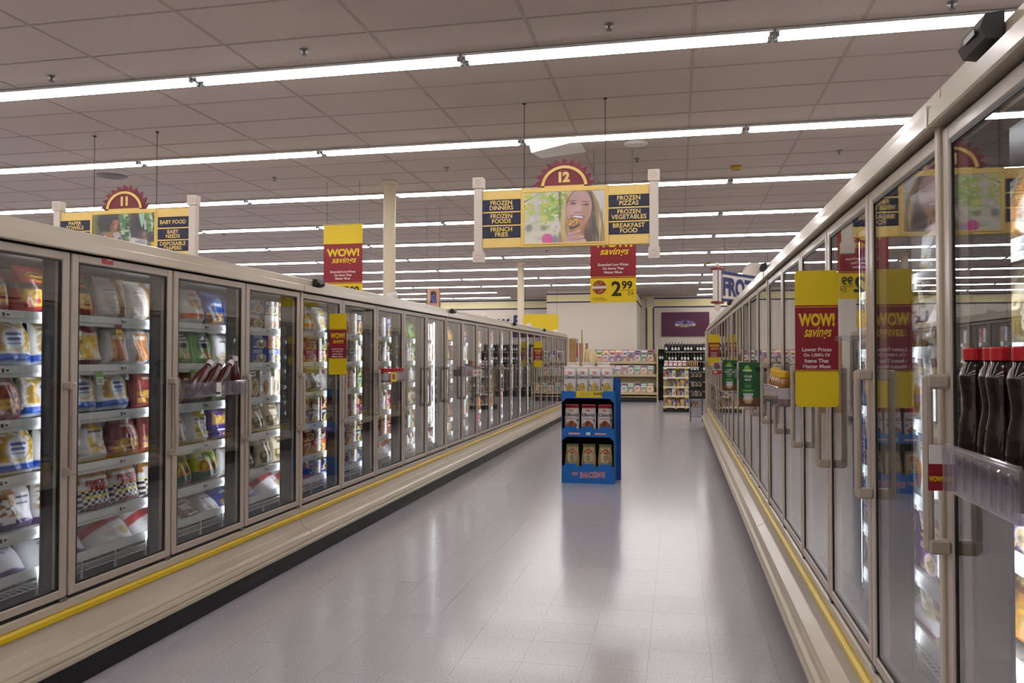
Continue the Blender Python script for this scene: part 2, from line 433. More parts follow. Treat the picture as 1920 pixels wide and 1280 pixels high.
# ================================================================== FREEZERS
P = .774
DZ0, DZ1 = .388, 1.993
SH = [1.705, 1.455, 1.21, .955, .70]; BASK = .43
def case_meshes(sx):
    F = sx < 0; d = {}
    def mk(n, mb, m, smooth=False): d[n] = mb.mesh(n, m, smooth, F)
    w = .045; y0, y1 = .006, P-.006
    m = MB(); m.bbox(-.045, 0, y0, y0+w, DZ0, DZ1, .004); m.bbox(-.045, 0, y1-w, y1, DZ0, DZ1, .004)
    m.bbox(-.0449, -.0002, y0+w-.004, y1-w+.004, DZ0, DZ0+w-.005, .004); m.bbox(-.0449, -.0002, y0+w-.004, y1-w+.004, DZ1-w+.005, DZ1, .004)
    mk('door', m, 'enamel_door')
    m = MB().box(-.013, -.007, y0+w+.001, y1-w-.001, DZ0+w-.005, DZ1-w+.005); mk('glass', m, 'glass')
    m = MB(); g = .009
    for a, b, c, e in ((y0+w, y0+w+g, DZ0+w-.005, DZ1-w+.005), (y1-w-g, y1-w, DZ0+w-.005, DZ1-w+.005), (y0+w, y1-w, DZ0+w-.005, DZ0+w-.005+g), (y0+w, y1-w, DZ1-w+.005-g, DZ1-w+.005)):
        m.box(-.018, -.004, a, b, c, e)
    mk('gasket', m, 'gasket')
    m = MB(); hy = y1-w/2
    m.bbox(.035, .058, hy-.011, hy+.011, .955, 1.385, .007)
    for z in (.965, 1.365): m.bbox(-.001, .05, hy-.016, hy+.016, z-.014, z+.022, .006)
    mk('handle', m, 'enamel_door')
    m = MB().bbox(-.02, .004, y1-.045, y1+.003, DZ0-.016, DZ0-.003, .002); mk('hinge', m, 'metal_grey')
    m = MB(); m.box(-.118, -.047, -.026, .026, .37, 1.985); m.box(-.125, -.118, -.036, .036, .37, 1.968); mk('mullion', m, 'mullion_dark')
    m = MB(); m.box(-.132, -.126, -.009, .009, .46, 1.93); mk('lamp', m, 'led')
    m = MB(); m.box(-.70, -.155, .004, P-.004, -.014, 0); m.box(-.158, -.15, .004, P-.004, -.045, -.012)
    for k in range(1, 4): m.box(-.70, -.16, k*P/4-.004, k*P/4+.004, -.0165, -.013)
    mk('shelf', m, 'shelf_white')
    m = MB(); m.prism([(-.150,-.026),(-.142,-.025),(-.148,.009),(-.152,.009)], 'y', .006, P-.006); mk('price_rail', m, 'shelf_white')
    # wire basket at the bottom
    m = MB(); r = .0032
    for k in range(22): y = .02 + (P-.04)*k/21; m.box(-.70, -.15, y-r, y+r, -.005, .001); 
    for k in range(12): x = -.70 + .55*k/11; m.box(x-r, x+r, .015, P-.015, -.009, -.004)
    for z in (.025, .05): m.box(-.153, -.147, .015, P-.015, z-r, z+r)
    for k in range(4): y = .02 + (P-.04)*k/3; m.box(-.155, -.146, y-.005, y+.005, -.06, .08)
    mk('wire_basket', m, 'shelf_white')
    d['basket_rail'] = MB().prism([(-.152,.045),(-.140,.047),(-.147,.092),(-.153,.092)], 'y', .006, P-.006).mesh('price_rail', 'shelf_white', False, F)
    return d
def run_meshes(sx, n):
    F = sx < 0; d = {}; Lc = n*P; e = .004
    def mk(n_, mb, m, smooth=False): d[n_] = mb.mesh(n_, m, smooth, F)
    m = MB(); m.prism([(-.30,2.104),(-.004,2.104),(.001,2.099),(.002,2.054),(.022,2.052),(.030,2.046),(.032,2.006),(.028,2.000),(-.02,2.004),(-.30,2.006)], 'y', e, Lc-e); mk('canopy', m, 'enamel')
    m = MB(); m.box(-.85, -.30, e, Lc-e, 2.02, 2.08); mk('top_panel', m, 'enamel')
    m = MB(); m.box(-.30, -.03, e, Lc-e, 1.994, 2.006); mk('header_gap', m, 'black_rubber')
    m = MB(); m.box(-.80, -.72, e/8, Lc-e/8, .36, 2.02); m.box(-.72, -.13, e/8, Lc-e/8, 1.972, 1.992); m.box(-.72, -.03, e/8, Lc-e/8, .34, .366); mk('liner', m, 'liner_white')
    m = MB(); m.box(-.85, -.80, e, Lc-e, .05, 2.08); mk('back_panel', m, 'enamel')
    m = MB(); m.box(-.30, -.01, e/8, Lc-e/8, .372, .385); mk('sill_gap', m, 'black_rubber')
    m = MB(); m.prism([(-.3,.371),(-.004,.371),(.004,.366),(.006,.334),(-.3,.33)], 'y', e, Lc-e); mk('sill', m, 'enamel')
    m = MB(); m.prism([(-.02,.332),(.014,.331),(.026,.322),(.026,.302),(.014,.293),(-.02,.292)], 'y', e/2, Lc-e/2); mk('yellow_strip', m, 'yellow_trim')
    m = MB(); m.prism([(-.3,.291),(.006,.291),(.030,.235),(.034,.231),(.085,.205),(.088,.200),(.100,.186),(-.3,.186)], 'y', e, Lc-e); mk('lower_panel', m, 'enamel')
    m = MB(); m.prism([(-.3,.185),(.112,.185),(.130,.178),(.136,.165),(.128,.156),(.138,.146),(.138,.130),(.128,.122),(.10,.118),(-.3,.118)], 'y', e/3, Lc-e/3); mk('bumper', m, 'bumper_plastic')
    m = MB(); m.box(-.8, .095 if sx > 0 else .01, .0005, Lc-.0005, .0005 if sx > 0 else -RZ+.0005, .118); mk('toe_kick', m, 'kick_black')
    m = MB(); m.bbox(-.06, .008, .0005, .03, .372, 2.012, .004); m.bbox(-.03, .034, .0005, .010, 1.998, 2.056, .002); mk('seam_post', m, 'enamel')
    return d
cmesh = {1: case_meshes(1), -1: case_meshes(-1)}
CASES = []
rmesh = {}
SHELVES = {}
RZ = .072
def freezer(sx, X, Y, n, label, lamp_out=None):
    o = empty('freezer_case', (X, Y, 0 if sx > 0 else RZ)); tag(o, label, 'freezer', 'glass door freezer cases')
    if (sx, n) not in rmesh: rmesh[sx, n] = run_meshes(sx, n)
    rm = rmesh[sx, n]; cm = cmesh[sx]
    for k, me in rm.items(): put(k, me, o)
    for i in range(n):
        dr = put('door', cm['door'], o, (0, i*P, 0))
        for k in ('glass', 'gasket', 'handle', 'hinge'): put(k, cm[k], dr)
        for si, z in enumerate(SH):
            s = put('shelf', cm['shelf'], o, (0, i*P, z)); SHELVES[sx, round((Y + i*P)*100), si] = s; put('price_rail', cm['price_rail'], s)
        s = put('wire_basket', cm['wire_basket'], o, (0, i*P, BASK)); put('price_rail', cm['basket_rail'], s)
    for i in range(n+1):
        mu = put('mullion', cm['mullion'], o, (0, i*P + (.0375 if i == 0 else -.0375 if i == n else 0), 0))
        put('lamp', cm['lamp'], mu, (0, -.046 if lamp_out == i else 0, 0))
    return o
XD, XRD = -2.79, .645
A0 = 5.55 - 5*P
freezer(1, XD, A0-5*P, 5, 'beige glass door freezer case of the left row, beside the photographer')
freezer(1, XD, A0, 5, 'beige five-door freezer case at the left edge, full of potato bags')
freezer(1, XD, A0+5*P, 5, 'second left-row freezer case, with a yellow savings flag on its first door', lamp_out=5)
freezer(1, XD, A0+10*P, 5, 'third left-row freezer case, with a pale basket on its second door')
freezer(1, XD, A0+15*P, 4, 'fourth left-row freezer case, with a distant yellow savings flag')
freezer(1, XD, A0+19*P, 5, 'last freezer case of the left row, beside the blue chip display')
LEND = A0+24*P
B0y = 2.14
freezer(-1, XRD, B0y-5*P, 5, 'nearest right-row freezer case, with syrup bottles hung on its glass')
freezer(-1, XRD, B0y, 5, 'second right-row freezer case, with a large yellow savings flag')
freezer(-1, XRD, B0y+5*P, 5, 'third right-row freezer case, with green rice flags on its doors')
freezer(-1, XRD, B0y+10*P, 5, 'fourth right-row freezer case, far down the aisle')
freezer(-1, XRD, B0y+15*P, 5, 'last freezer case of the right row, next to the wire snack rack')
REND = B0y+20*P
def end_panel(name, sx, X, y0, y1, label):
    o = empty(name, (X, 0, 0 if sx > 0 else RZ)); zb = .02 if sx > 0 else -RZ+.001; tag(o, label, 'end panel', 'freezer end panels')
    m = MB(); m.prism([(-.85,zb),(-.85,2.104),(-.03,2.104),(.022,2.05),(.022,.33),(.05,.22),(.10,.18),(.10,zb)], 'y', y0, y1)
    m.build('panel', 'enamel', o, flipx=sx < 0)
    m = MB(); m.cyl((.035,(y0+y1)/2,zb),(.035,(y0+y1)/2,1.985), .021, n=12); m.sphere((.035,(y0+y1)/2,1.985), .021)
    m.build('corner_guard', 'enamel', o, flipx=sx < 0, smooth=True)
end_panel('freezer_end_panel', 1, XD, LEND+.003, LEND+.05, 'beige end panel closing the far end of the left freezers')
end_panel('freezer_end_panel', -1, XRD, REND+.003, REND+.05, 'beige end panel with rounded guard closing the right freezers')

# ================================================================== PRODUCT MODELS
FRONT = {1: (0,0,R(90)), -1: (0,0,R(-90)), 0: (0,0,0)}
def bag_profile(w, h, t, seed):
    ph = seed*1.7
    def T(x, z):      # half thickness at local x, z
        u = np.clip(np.abs(2*x/w), 0, 1); v = z/h
        e = np.clip(np.minimum((v+.01)/.16, (.93-v)/.25), 0, 1)
        e = np.sin(e*math.pi/2)**.8
        q = np.sqrt(np.clip(1-u**2.4, 0, 1))
        wr = 1 + .10*np.sin(9*v+ph+2*x/w) + .07*np.sin(17*x/w+ph*2+5*v)
        return t/2*e*q*wr*(1.12-.3*v) + .0015
    return T
def bag_mesh(name, w, h, t, seed, fn, nx=36, ny=44, flop=0.0):
    T = bag_profile(w, h, t, seed)
    U, V = np.meshgrid(np.linspace(0,1,nx+1), np.linspace(0,1,ny+1))
    X = (U-.5)*w; Z = V*h
    mid = np.clip(np.minimum(V/.12, (1-V)/.12), 0, 1)
    X = X*(1-.05*mid + .012*np.sin(6*V+seed))*(1-(.05+.05*(seed%3))*sm(V,.45,1))
    r = np.random.default_rng(seed)
    rag = .012*h*(vnoise(U, V, 9, 2, seed+40)-.5)*(1-mid)
    th = T((U-.5)*w, Z)
    Zf = Z + rag + .004
    front = np.stack([X, -th, Zf], -1).reshape(-1,3); back = np.stack([X, th*.8, Zf], -1).reshape(-1,3)
    n = (nx+1)*(ny+1)
    k = (np.arange(ny)[:,None]*(nx+1)+np.arange(nx)[None,:]).ravel()
    f = np.stack([k, k+1, k+nx+2, k+nx+1], 1)
    fb = np.stack([k, k+nx+1, k+nx+2, k+1], 1) + n
    bor = list(range(nx)) + [nx+(nx+1)*j for j in range(ny)] + [n-1-i for i in range(nx)] + [(nx+1)*(ny-j) for j in range(ny)]
    fr = [(a, a+n, b+n, b) for a, b in zip(bor, bor[1:]+bor[:1])]
    me = bpy.data.meshes.new(name); me.from_pydata(np.concatenate([front, back]).tolist(), [], f.tolist()+fb.tolist()+fr)
    me.materials.append(M['bag']); c = fn(U, V).reshape(-1,3); set_cols(me, np.concatenate([c, c])); me.polygons.foreach_set('use_smooth', [True]*len(me.polygons)); me.update()
    return me, (lambda x, z: -float(T(np.array(x), np.array(z))))
def box_mesh(name, w, h, t, fn, nx=18, ny=18, side=(200,190,180)):
    U, V = np.meshgrid(np.linspace(0,1,nx+1), np.linspace(0,1,ny+1))
    front = np.stack([(U-.5)*w, np.full_like(U, -t/2), V*h], -1).reshape(-1,3)
    k = (np.arange(ny)[:,None]*(nx+1)+np.arange(nx)[None,:]).ravel(); n = len(front)
    f = np.stack([k, k+1, k+nx+2, k+nx+1], 1).tolist()
    bx = [(-w/2,-t/2,0),(w/2,-t/2,0),(w/2,t/2,0),(-w/2,t/2,0),(-w/2,-t/2,h),(w/2,-t/2,h),(w/2,t/2,h),(-w/2,t/2,h)]
    f += [tuple(i+n for i in q) for q in [(0,3,2,1),(4,5,6,7),(1,2,6,5),(2,3,7,6),(3,0,4,7)]]
    me = bpy.data.meshes.new(name); me.from_pydata(front.tolist()+bx, [], f); me.materials.append(M['print_gloss'])
    set_cols(me, np.concatenate([fn(U, V).reshape(-1,3), np.tile(np.array(side, float), (8,1))])); me.update(); return me

GOLD = (206,160,52); WHITE = (232,230,228)
def fries(p, v0, v1, seed, col=GOLD, dens=.5, u0=.05, u1=.95):
    m = sm(p.V, v0, v0+.06)*(1-sm(p.V, v1-.06, v1))*sm(p.U, u0, u0+.08)*(1-sm(p.U, u1-.08, u1))
    p.noise(9, 12, seed, col, dens-.06, dens+.06, m); p.noise(14, 18, seed+1, tuple(c*.78 for c in col), .62, .7, m); return p
def D_blue(U,V):
    p = Paint(U,V,WHITE); fries(p,.25,.98,3,dens=.44); p.ell(.5,.55,.27,.24,(226,228,234),.2); p.band(0,.22,(26,84,190)); p.band(0,.07,(228,230,236))
    p.rect(.32,.68,.60,.66,(52,72,150)); p.rect(.36,.64,.50,.56,(52,72,150)); p.rect(.34,.66,.42,.45,(96,110,170)); return p.c
def D_redgold(U,V):
    p = Paint(U,V,(172,40,34)); fries(p,.1,.55,7,(216,170,60),.35); p.band(.5,.62,(60,30,24)); p.ell(.5,.78,.28,.11,(226,196,40)); p.ell(.5,.78,.25,.085,(120,40,30)); p.rect(.3,.7,.76,.80,(230,200,60)); p.band(0,.1,(180,36,36)); return p.c
def D_cream(U,V):
    p = Paint(U,V,(206,190,142)); p.band(.12,.17,(130,40,40)); p.band(.88,1,(150,40,40)); p.rect(.2,.8,.35,.8,(216,204,160)); fries(p,0,.1,9); return p.c
def D_purple(U,V):
    p = Paint(U,V,(226,222,224)); fries(p,.25,.95,11,(190,130,60),.5,.0,.55); p.band(0,.2,(74,44,110)); p.noise(6,3,4,(225,222,226),.5,.6,sm(V,.12,.14)*(1-sm(V,.2,.24))); p.rect(.55,.85,.62,.66,(60,50,90)); p.rect(.55,.8,.5,.53,(90,80,120)); return p.c
def D_tater(U,V):
    p = Paint(U,V,(228,226,232)); p.rect(.18,.85,.58,.63,(110,96,140)); p.rect(.18,.7,.48,.52,(120,106,150)); p.rect(.12,.25,.72,.8,(60,50,80)); p.band(.03,.14,(92,60,130)); p.noise(8,2,5,(228,226,232),.45,.55,1-sm(V,.14,.17)); return p.c
def D_tan(U,V):
    p = Paint(U,V,(218,212,204)); p.vband(.58,.82,(178,138,86),.05); fries(p,.0,.9,13,(170,120,70),.55,.55,.9); p.rect(.15,.5,.3,.6,(200,192,184)); p.rect(.18,.48,.66,.7,(150,130,110)); return p.c
def D_greyor(U,V):
    p = Paint(U,V,(206,204,204)); p.rect(.2,.8,.1,.78,(196,126,60)); fries(p,.05,.42,15,(186,110,40),.4,.15,.85); p.rect(.28,.72,.62,.72,(226,214,200)); p.band(.85,1,(120,116,116)); return p.c
def D_check(U,V):
    p = Paint(U,V,(230,226,222)); ck = ((np.floor(U*12)+np.floor(V*15))%2); p.mix(ck*(V<.44), (18,18,22)); p.band(.44,.47,(232,214,40)); p.band(.62,1,(170,110,58)); fries(p,.6,1.0,17,(196,136,60),.4,0,1)
    p.rect(.08,.92,.47,.76,(232,228,226)); p.rect(.1,.9,.27,.31,(232,214,40)); p.rect(.2,.95,.04,.09,(176,40,44)); return p.c
def D_redband(U,V):
    p = Paint(U,V,(226,222,224)); p.poly([(0,.42),(1,.62),(1,.78),(0,.6)],(196,34,40),.02); p.rect(.3,.7,.22,.36,(206,200,204)); p.band(0,.08,(150,30,40)); p.ell(.75,.3,.16,.1,(190,170,120)); return p.c
def D_orangeband(U,V):
    p = Paint(U,V,(232,230,226)); p.band(.14,.27,(216,100,30)); p.ell(.5,.55,.3,.16,(206,170,110)); fries(p,.4,.7,19,(196,146,60),.45,.2,.8); p.rect(.25,.75,.78,.86,(226,120,40)); return p.c
def D_bluebag(U,V):
    p = Paint(U,V,(44,70,160)); p.ell(.55,.62,.35,.13,(30,90,190)); p.rect(.3,.8,.58,.66,(220,226,240)); fries(p,0,.4,21,(206,156,60),.35); p.ell(.7,.78,.1,.06,(90,170,70)); return p.c
def D_green(U,V):
    p = Paint(U,V,(106,160,42)); p.rect(.25,.8,.42,.92,(44,52,40)); p.rect(.32,.72,.76,.80,(220,226,214)); p.rect(.3,.75,.66,.70,(206,212,200)); p.rect(.3,.75,.56,.60,(206,212,200)); fries(p,.05,.36,23,(206,150,60),.4,.25,.85); p.vband(.06,.1,(150,196,80)); return p.c
def D_grey(U,V):
    p = Paint(U,V,(186,184,186)); p.rect(.2,.8,.35,.75,(206,204,206)); p.rect(.28,.72,.6,.66,(96,92,96)); fries(p,.0,.32,25,(170,150,110),.45); p.band(.82,.9,(120,110,112)); return p.c
def D_orange(U,V):
    p = Paint(U,V,(196,130,30)); fries(p,.1,.5,27,(226,176,60),.35); p.rect(.2,.8,.58,.82,(120,60,26)); p.rect(.28,.72,.66,.74,(236,210,120)); p.band(0,.08,(110,60,30)); return p.c
def D_whiteyel(U,V):
    p = Paint(U,V,(228,226,226)); p.ell(.55,.82,.28,.12,(234,190,20)); fries(p,.15,.58,29,(216,180,40),.35,.25,.95); p.rect(.3,.75,.64,.69,(60,54,50)); p.vband(0,.2,(206,202,204)); return p.c
def D_purpfry(U,V):
    p = Paint(U,V,(86,58,140)); fries(p,.4,.82,31,(222,180,84),.25); p.band(0,.38,(50,36,116)); p.rect(.2,.8,.24,.29,(226,220,236)); p.ell(.5,.12,.12,.05,(220,140,70)); return p.c
def D_onion(U,V):
    p = Paint(U,V,(196,196,48)); p.band(0,.3,(26,84,44)); p.ell(.3,.42,.16,.18,(190,110,40),.1); p.ell(.3,.42,.07,.09,(206,200,60),.1); p.ell(.65,.4,.15,.16,(196,120,46),.1); p.ell(.65,.4,.07,.08,(60,110,50),.1); p.rect(.2,.8,.66,.8,(90,140,40)); p.rect(.55,.95,.04,.10,(200,50,44)); return p.c
def D_brown(U,V):
    p = Paint(U,V,(206,204,206)); fries(p,.08,.9,33,(122,86,56),.42); p.rect(.25,.7,.35,.7,(218,214,214)); p.rect(.3,.65,.56,.6,(110,90,80)); p.band(.0,.14,(96,70,56)); return p.c
def D_yelfry(U,V):
    p = Paint(U,V,(226,220,206)); fries(p,.1,.7,35,(232,190,40),.3); p.ell(.5,.84,.3,.1,(196,40,36)); p.band(0,.1,(120,30,40)); return p.c
def D_maroon(U,V):
    p = Paint(U,V,(118,36,40)); p.rect(.2,.8,.5,.85,(146,52,48)); fries(p,.05,.45,37,(206,160,70),.38); p.rect(.28,.72,.7,.76,(226,206,190)); p.band(0,.06,(176,30,40)); return p.c
def D_pasta(U,V):
    p = Paint(U,V,(196,182,152)); fries(p,.05,.5,39,(110,90,40),.4); p.rect(.22,.78,.68,.9,(90,66,50)); p.rect(.28,.72,.75,.83,(216,196,150)); return p.c
BAGD = {  # key: (look, painter, w, h, t)
 'blue': ('white and blue potato bag', D_blue, .24,.225,.11), 'redgold': ('red and gold potato bag', D_redgold, .25,.225,.10), 'cream': ('cream and maroon fries bag', D_cream, .17,.215,.09),
 'purple': ('white bag with purple foot', D_purple, .25,.22,.11), 'tater': ('plump white bag with purple lettering', D_tater, .36,.26,.14), 'tan': ('white and tan paper-look bag', D_tan, .23,.225,.09),
 'greyor': ('grey bag with orange panel', D_greyor, .17,.215,.09), 'check': ('black and white checkered fries bag', D_check, .22,.215,.09), 'redband': ('white bag with red slash', D_redband, .34,.25,.13),
 'orangeband': ('white bag with orange band', D_orangeband, .24,.22,.11), 'bluebag': ('dark blue frozen bag', D_bluebag, .22,.22,.10), 'green': ('green and black side-dish bag', D_green, .21,.23,.09),
 'grey': ('grey and white frozen bag', D_grey, .20,.22,.09), 'orange': ('orange and brown fries bag', D_orange, .23,.21,.10), 'whiteyel': ('white bag with yellow fries', D_whiteyel, .22,.225,.09),
 'purpfry': ('purple bag with golden fries', D_purpfry, .23,.22,.10), 'onion': ('green and yellow onion ring bag', D_onion, .25,.215,.10), 'brown': ('brown and white frozen bag', D_brown, .25,.24,.11),
 'yelfry': ('yellow fries bag with maroon foot', D_yelfry, .20,.215,.09), 'maroon': ('maroon potato bag', D_maroon, .22,.215,.09), 'pasta': ('beige pasta bag', D_pasta, .21,.215,.09)}
BAG = {}
for i, (k, (lk, fn, w, h, t)) in enumerate(BAGD.items()):
    w *= 1.04; h = min(.222, h*1.04) if h < .245 else h; t *= 1.15; BAGD[k] = (lk, fn, w, h, t); BAG[k] = bag_mesh('bag_' + k, w, h, t, i+1, fn)
def letter(design, items, name='lettering'):
    me, surf = BAG[design]; mb = MB()
    for s, cx, cz, w, h, col, kw in items:
        mb.col = col; add_text(mb, s, cx, cz, w, h, y=-.004, surf=surf, **kw)
    return mb.mesh(name, 'print')
LET = {'check': letter('check', [('FAMOUS', 0, .142, .14, .028, (176,30,40), dict(bold=.03)), ('FRIES', .012, .112, .12, .028, (176,30,40), dict(bold=.03))]),
       'tater': letter('tater', [('Tater rounds', 0, .155, .2, .03, (70,56,110), dict(shear=.2))]),
       'green': letter('green', [('SMART', .005, .178, .075, .014, (226,230,220), {}), ('CHOICES', .005, .158, .085, .014, (226,230,220), {})])}
BOXC = [((150,34,36),'red',(206,160,90)), ((34,60,140),'blue',(196,150,80)), ((206,110,36),'orange',(226,190,110)), ((196,180,150),'beige',(150,96,56)), ((60,110,56),'green',(196,176,90)),
        ((96,52,120),'purple',(206,170,120)), ((222,218,214),'white',(190,120,60)), ((96,60,40),'brown',(206,170,110)), ((40,40,46),'black',(206,150,70)), ((196,60,80),'pink',(230,210,190))]
def D_box(col, food, seed):
    def fn(U,V):
        p = Paint(U,V,col); p.ell(.6,.36,.33,.32,(226,222,216),.08); p.ell(.6,.36,.27,.26,food,.1); p.noise(9,9,seed,tuple(c*.6 for c in food),.5,.6, 1-sm(np.hypot((U-.6)/.27,(V-.36)/.26),.8,.95))
        p.noise(12,12,seed+3,(90,130,50),.68,.74, 1-sm(np.hypot((U-.6)/.25,(V-.36)/.24),.8,.95)); p.rect(.08,.62,.76,.90,(232,230,226)); p.rect(.12,.56,.80,.86,tuple(c*.8 for c in col)); p.rect(.06,.3,.1,.2,(226,200,60)); return p.c
    return fn
BOXM = []
for i, (c, nm, fd) in enumerate(BOXC):
    BOXM.append((nm, box_mesh('dinner_box', .205, .105, .16, D_box(c, fd, i+3), side=c), box_mesh('upright_box', .15, .205, .06, D_box(c, fd, i+30), side=c)))
def fit(me, w, h, t): return me
count = 0
def product(kind, sx, X, y, z, lab, group, lean=0, depth=.235, turn=0, roll=0):
    """kind: ('b',design) | ('d',n) dinner box | ('u',n) upright box ; placed on a shelf behind door plane X"""
    global count; count += 1
    x = X - sx*depth
    rz = R(90)*sx + turn
    if kind[0] == 'b':
        me, sf = BAG[kind[1]]; nm = 'frozen_bag'
    elif kind[0] == 'd': me = BOXM[kind[1]][1]; nm = 'frozen_dinner_box'
    else: me = BOXM[kind[1]][2]; nm = 'frozen_food_box'
    o = put(nm, me, None, (x, y, z), (lean, roll, rz)); tag(o, lab, 'bag' if kind[0] == 'b' else 'box', group)
    if kind[0] == 'b' and kind[1] in LET: put('lettering', LET[kind[1]], o)
    return o
SHN = ['top shelf','second shelf','third shelf','fourth shelf','fifth shelf','bottom basket']
def look(kind):
    if kind[0] == 'b': return BAGD[kind[1]][0]
    return '%s %s' % (BOXM[kind[1]][0], 'frozen dinner box' if kind[0] == 'd' else 'upright frozen food box')
def dims(kind):
    if kind[0] == 'b': return BAGD[kind[1]][2:5]
    return (.205,.105,.16) if kind[0] == 'd' else (.15,.205,.06)
_bc = {}
def rot_bounds(me, rx, rz):
    k = (me.name, round(rx, 3), round(rz, 3))
    if k not in _bc:
        co = np.empty(len(me.vertices)*3); me.vertices.foreach_get('co', co)
        m = np.array((Matrix.Rotation(rz, 3, 'Z') @ Matrix.Rotation(rx, 3, 'X')))
        q = co.reshape(-1,3) @ m.T; _bc[k] = (q.min(0), q.max(0))
    return _bc[k]
CUR = {}
def bay(sx, X, Yb, dlab, rows, group, vis=.25, last=False):
    """rows: six lists of kinds laid from offset vis of this bay to the same offset of the next (shelves run on behind the mullions)"""
    for si, row in enumerate(rows):
        z = (SH[si] if si < 5 else BASK) + .002 + (0 if sx > 0 else RZ)
        todo = []
        y = CUR.get((sx, si), Yb + .012)
        end = Yb + P + vis if not last else Yb + P - .014
        j = 0
        while True:
            # products left of the visible window repeat the first kind, then the list runs, then its last kind repeats
            kd = row[0] if y < Yb + vis - .10 else row[min(j, len(row)-1)]
            w = dims(kd)[0]*1.012 + .003
            if (last and y + w > end) or (not last and y > end - .10): break
            if y >= Yb + vis - .10: j += 1
            todo.append((kd, y + w/2)); y += w + random.uniform(0, .004)
        CUR[sx, si] = y
        for n, (kd, yc) in enumerate(todo):
            w, h, t = dims(kd); lean = 0; turn = 0
            me = BAG[kd[1]][0] if kd[0] == 'b' else BOXM[kd[1]][1 if kd[0] == 'd' else 2]
            if kd[0] == 'b':
                lean = -R(random.choice((4, 7, 10))); turn = R(random.choice((-4, -2, 0, 2, 4)))
                if si == 5: lean = -R(42); turn = 0
            lo, hi = rot_bounds(me, lean, R(90)*sx + turn)
            front = (hi[0] if sx > 0 else -lo[0])
            dep = .162 + front + random.uniform(0, .012)
            pos = '%s on %s' % (ORD[n], SHN[si])
            if kd[0] == 'd':
                for st in range(2):
                    k2 = kd if st == 0 or random.random() < .6 else ('d', (kd[1]+random.randint(1,4)) % 10)
                    product(k2, sx, X, yc, z + st*.106, '%s, %s in %s stack on %s, %s' % (look(k2), ['lower','upper'][st], ORD[n], SHN[si], dlab), group, 0, dep)
            else:
                product(kd, sx, X, yc, z - lo[2], '%s, %s, %s' % (look(kd), pos, dlab), group, lean, dep, turn)
b = lambda *a: [('b', k) for k in a]
G1 = 'frozen potato bags behind the left glass doors'; G2 = 'frozen dinners behind the left glass doors'; G3 = 'frozen foods behind the right glass doors'
DL = lambda i: '%s left-row door' % ORD[i]
bay(1, XD, A0+1*P, DL(0), [b('cream','redgold','redgold'), b('blue','blue','blue'), b('maroon','maroon','blue'), b('purple','blue','blue'), b('purple','purple','purple'), b('tater','tater')], G1, .24)
bay(1, XD, A0+2*P, DL(1), [b('tan','tan','tan','grey'), b('yelfry','greyor','greyor','greyor'), b('blue','blue','maroon'), b('whiteyel','maroon','maroon'), b('check','check','check'), b('redband','redband')], G1, .25)
bay(1, XD, A0+3*P, DL(2), [b('orangeband','bluebag','bluebag'), b('green','green','grey'), b('orange','orange','onion'), b('grey','whiteyel','purpfry'), b('onion','onion','grey'), b('brown','grey','bluebag')], G1, .25)
d = lambda *a: [('d', k) for k in a]; u = lambda *a: [('u', k) for k in a]
bay(1, XD, A0+4*P, DL(3), [d(7,6,7), d(1,1,4), u(7,6,3,3), b('pasta','pasta','grey'), b('brown','pasta','pasta'), b('blue','redband')], G2, .30)
rows5 = [[b('orangeband','whiteyel','purple'), d(0,9,0), b('pasta','brown','whiteyel'), d(5,7,8), d(0,2,7), d(9,1,3)],
         [u(6,2,8,3), d(8,8,6), d(7,2,4), d(0,0,5), d(4,2,8), d(6,1,1)],
         [u(6,1,6,1), d(8,6,8), u(9,9,0,6), d(8,1,9), d(9,2,0), b('grey','redband')],
         [b('green','whiteyel','green'), d(4,2,4), b('whiteyel','onion','grey'), b('pasta','onion','pasta'), d(3,4,2), d(0,6,3)],
         [u(2,3,6,2), d(6,3,2), b('grey','whiteyel','tan'), d(9,6,1), d(0,6,4), b('tan','redband')]]
for i in range(5): bay(1, XD, A0+(5+i)*P, DL(4+i), rows5[i], G2, .30)
rng = random.Random(3)
def mixrow(n, r):
    k = r.random()
    if k < .35: return [('b', r.choice(['grey','tan','purpfry','brown','pasta','green','whiteyel','maroon','orange']))]*min(n,3)
    if k < .7: c_ = r.randrange(10); return [('d', c_), ('d', r.choice([c_, r.randrange(10)])), ('d', r.randrange(10))][:n]
    c_ = r.randrange(10); return [('u', c_), ('u', c_), ('u', r.randrange(10)), ('u', r.randrange(10))][:n+1]
for i in range(5): bay(1, XD, A0+(10+i)*P, DL(9+i), [mixrow(2, rng) for _ in range(6)], G2, .3)
for i in range(6): bay(1, XD, A0+(15+i)*P, DL(14+i), [mixrow(2, rng) for _ in range(6)], G2, .3, i == 5)
DRR = lambda i: ['nearest right-row door','second right-row door','third right-row door','fourth right-row door','fifth right-row door','sixth right-row door','seventh right-row door'][i]
for i in range(7):
    rw = [mixrow(3 if i < 3 else 2, rng) for _ in range(6)]
    if i == 1: rw = [b('pasta','tan','grey'), b('whiteyel','brown'), u(7,3,6,6), u(6,6,6,6), d(5,5,5), b('tan','grey','redband')]
    bay(-1, XRD, B0y+(i-1)*P, DRR(i), rw, G3, .25, i == 6)
print('products', count)

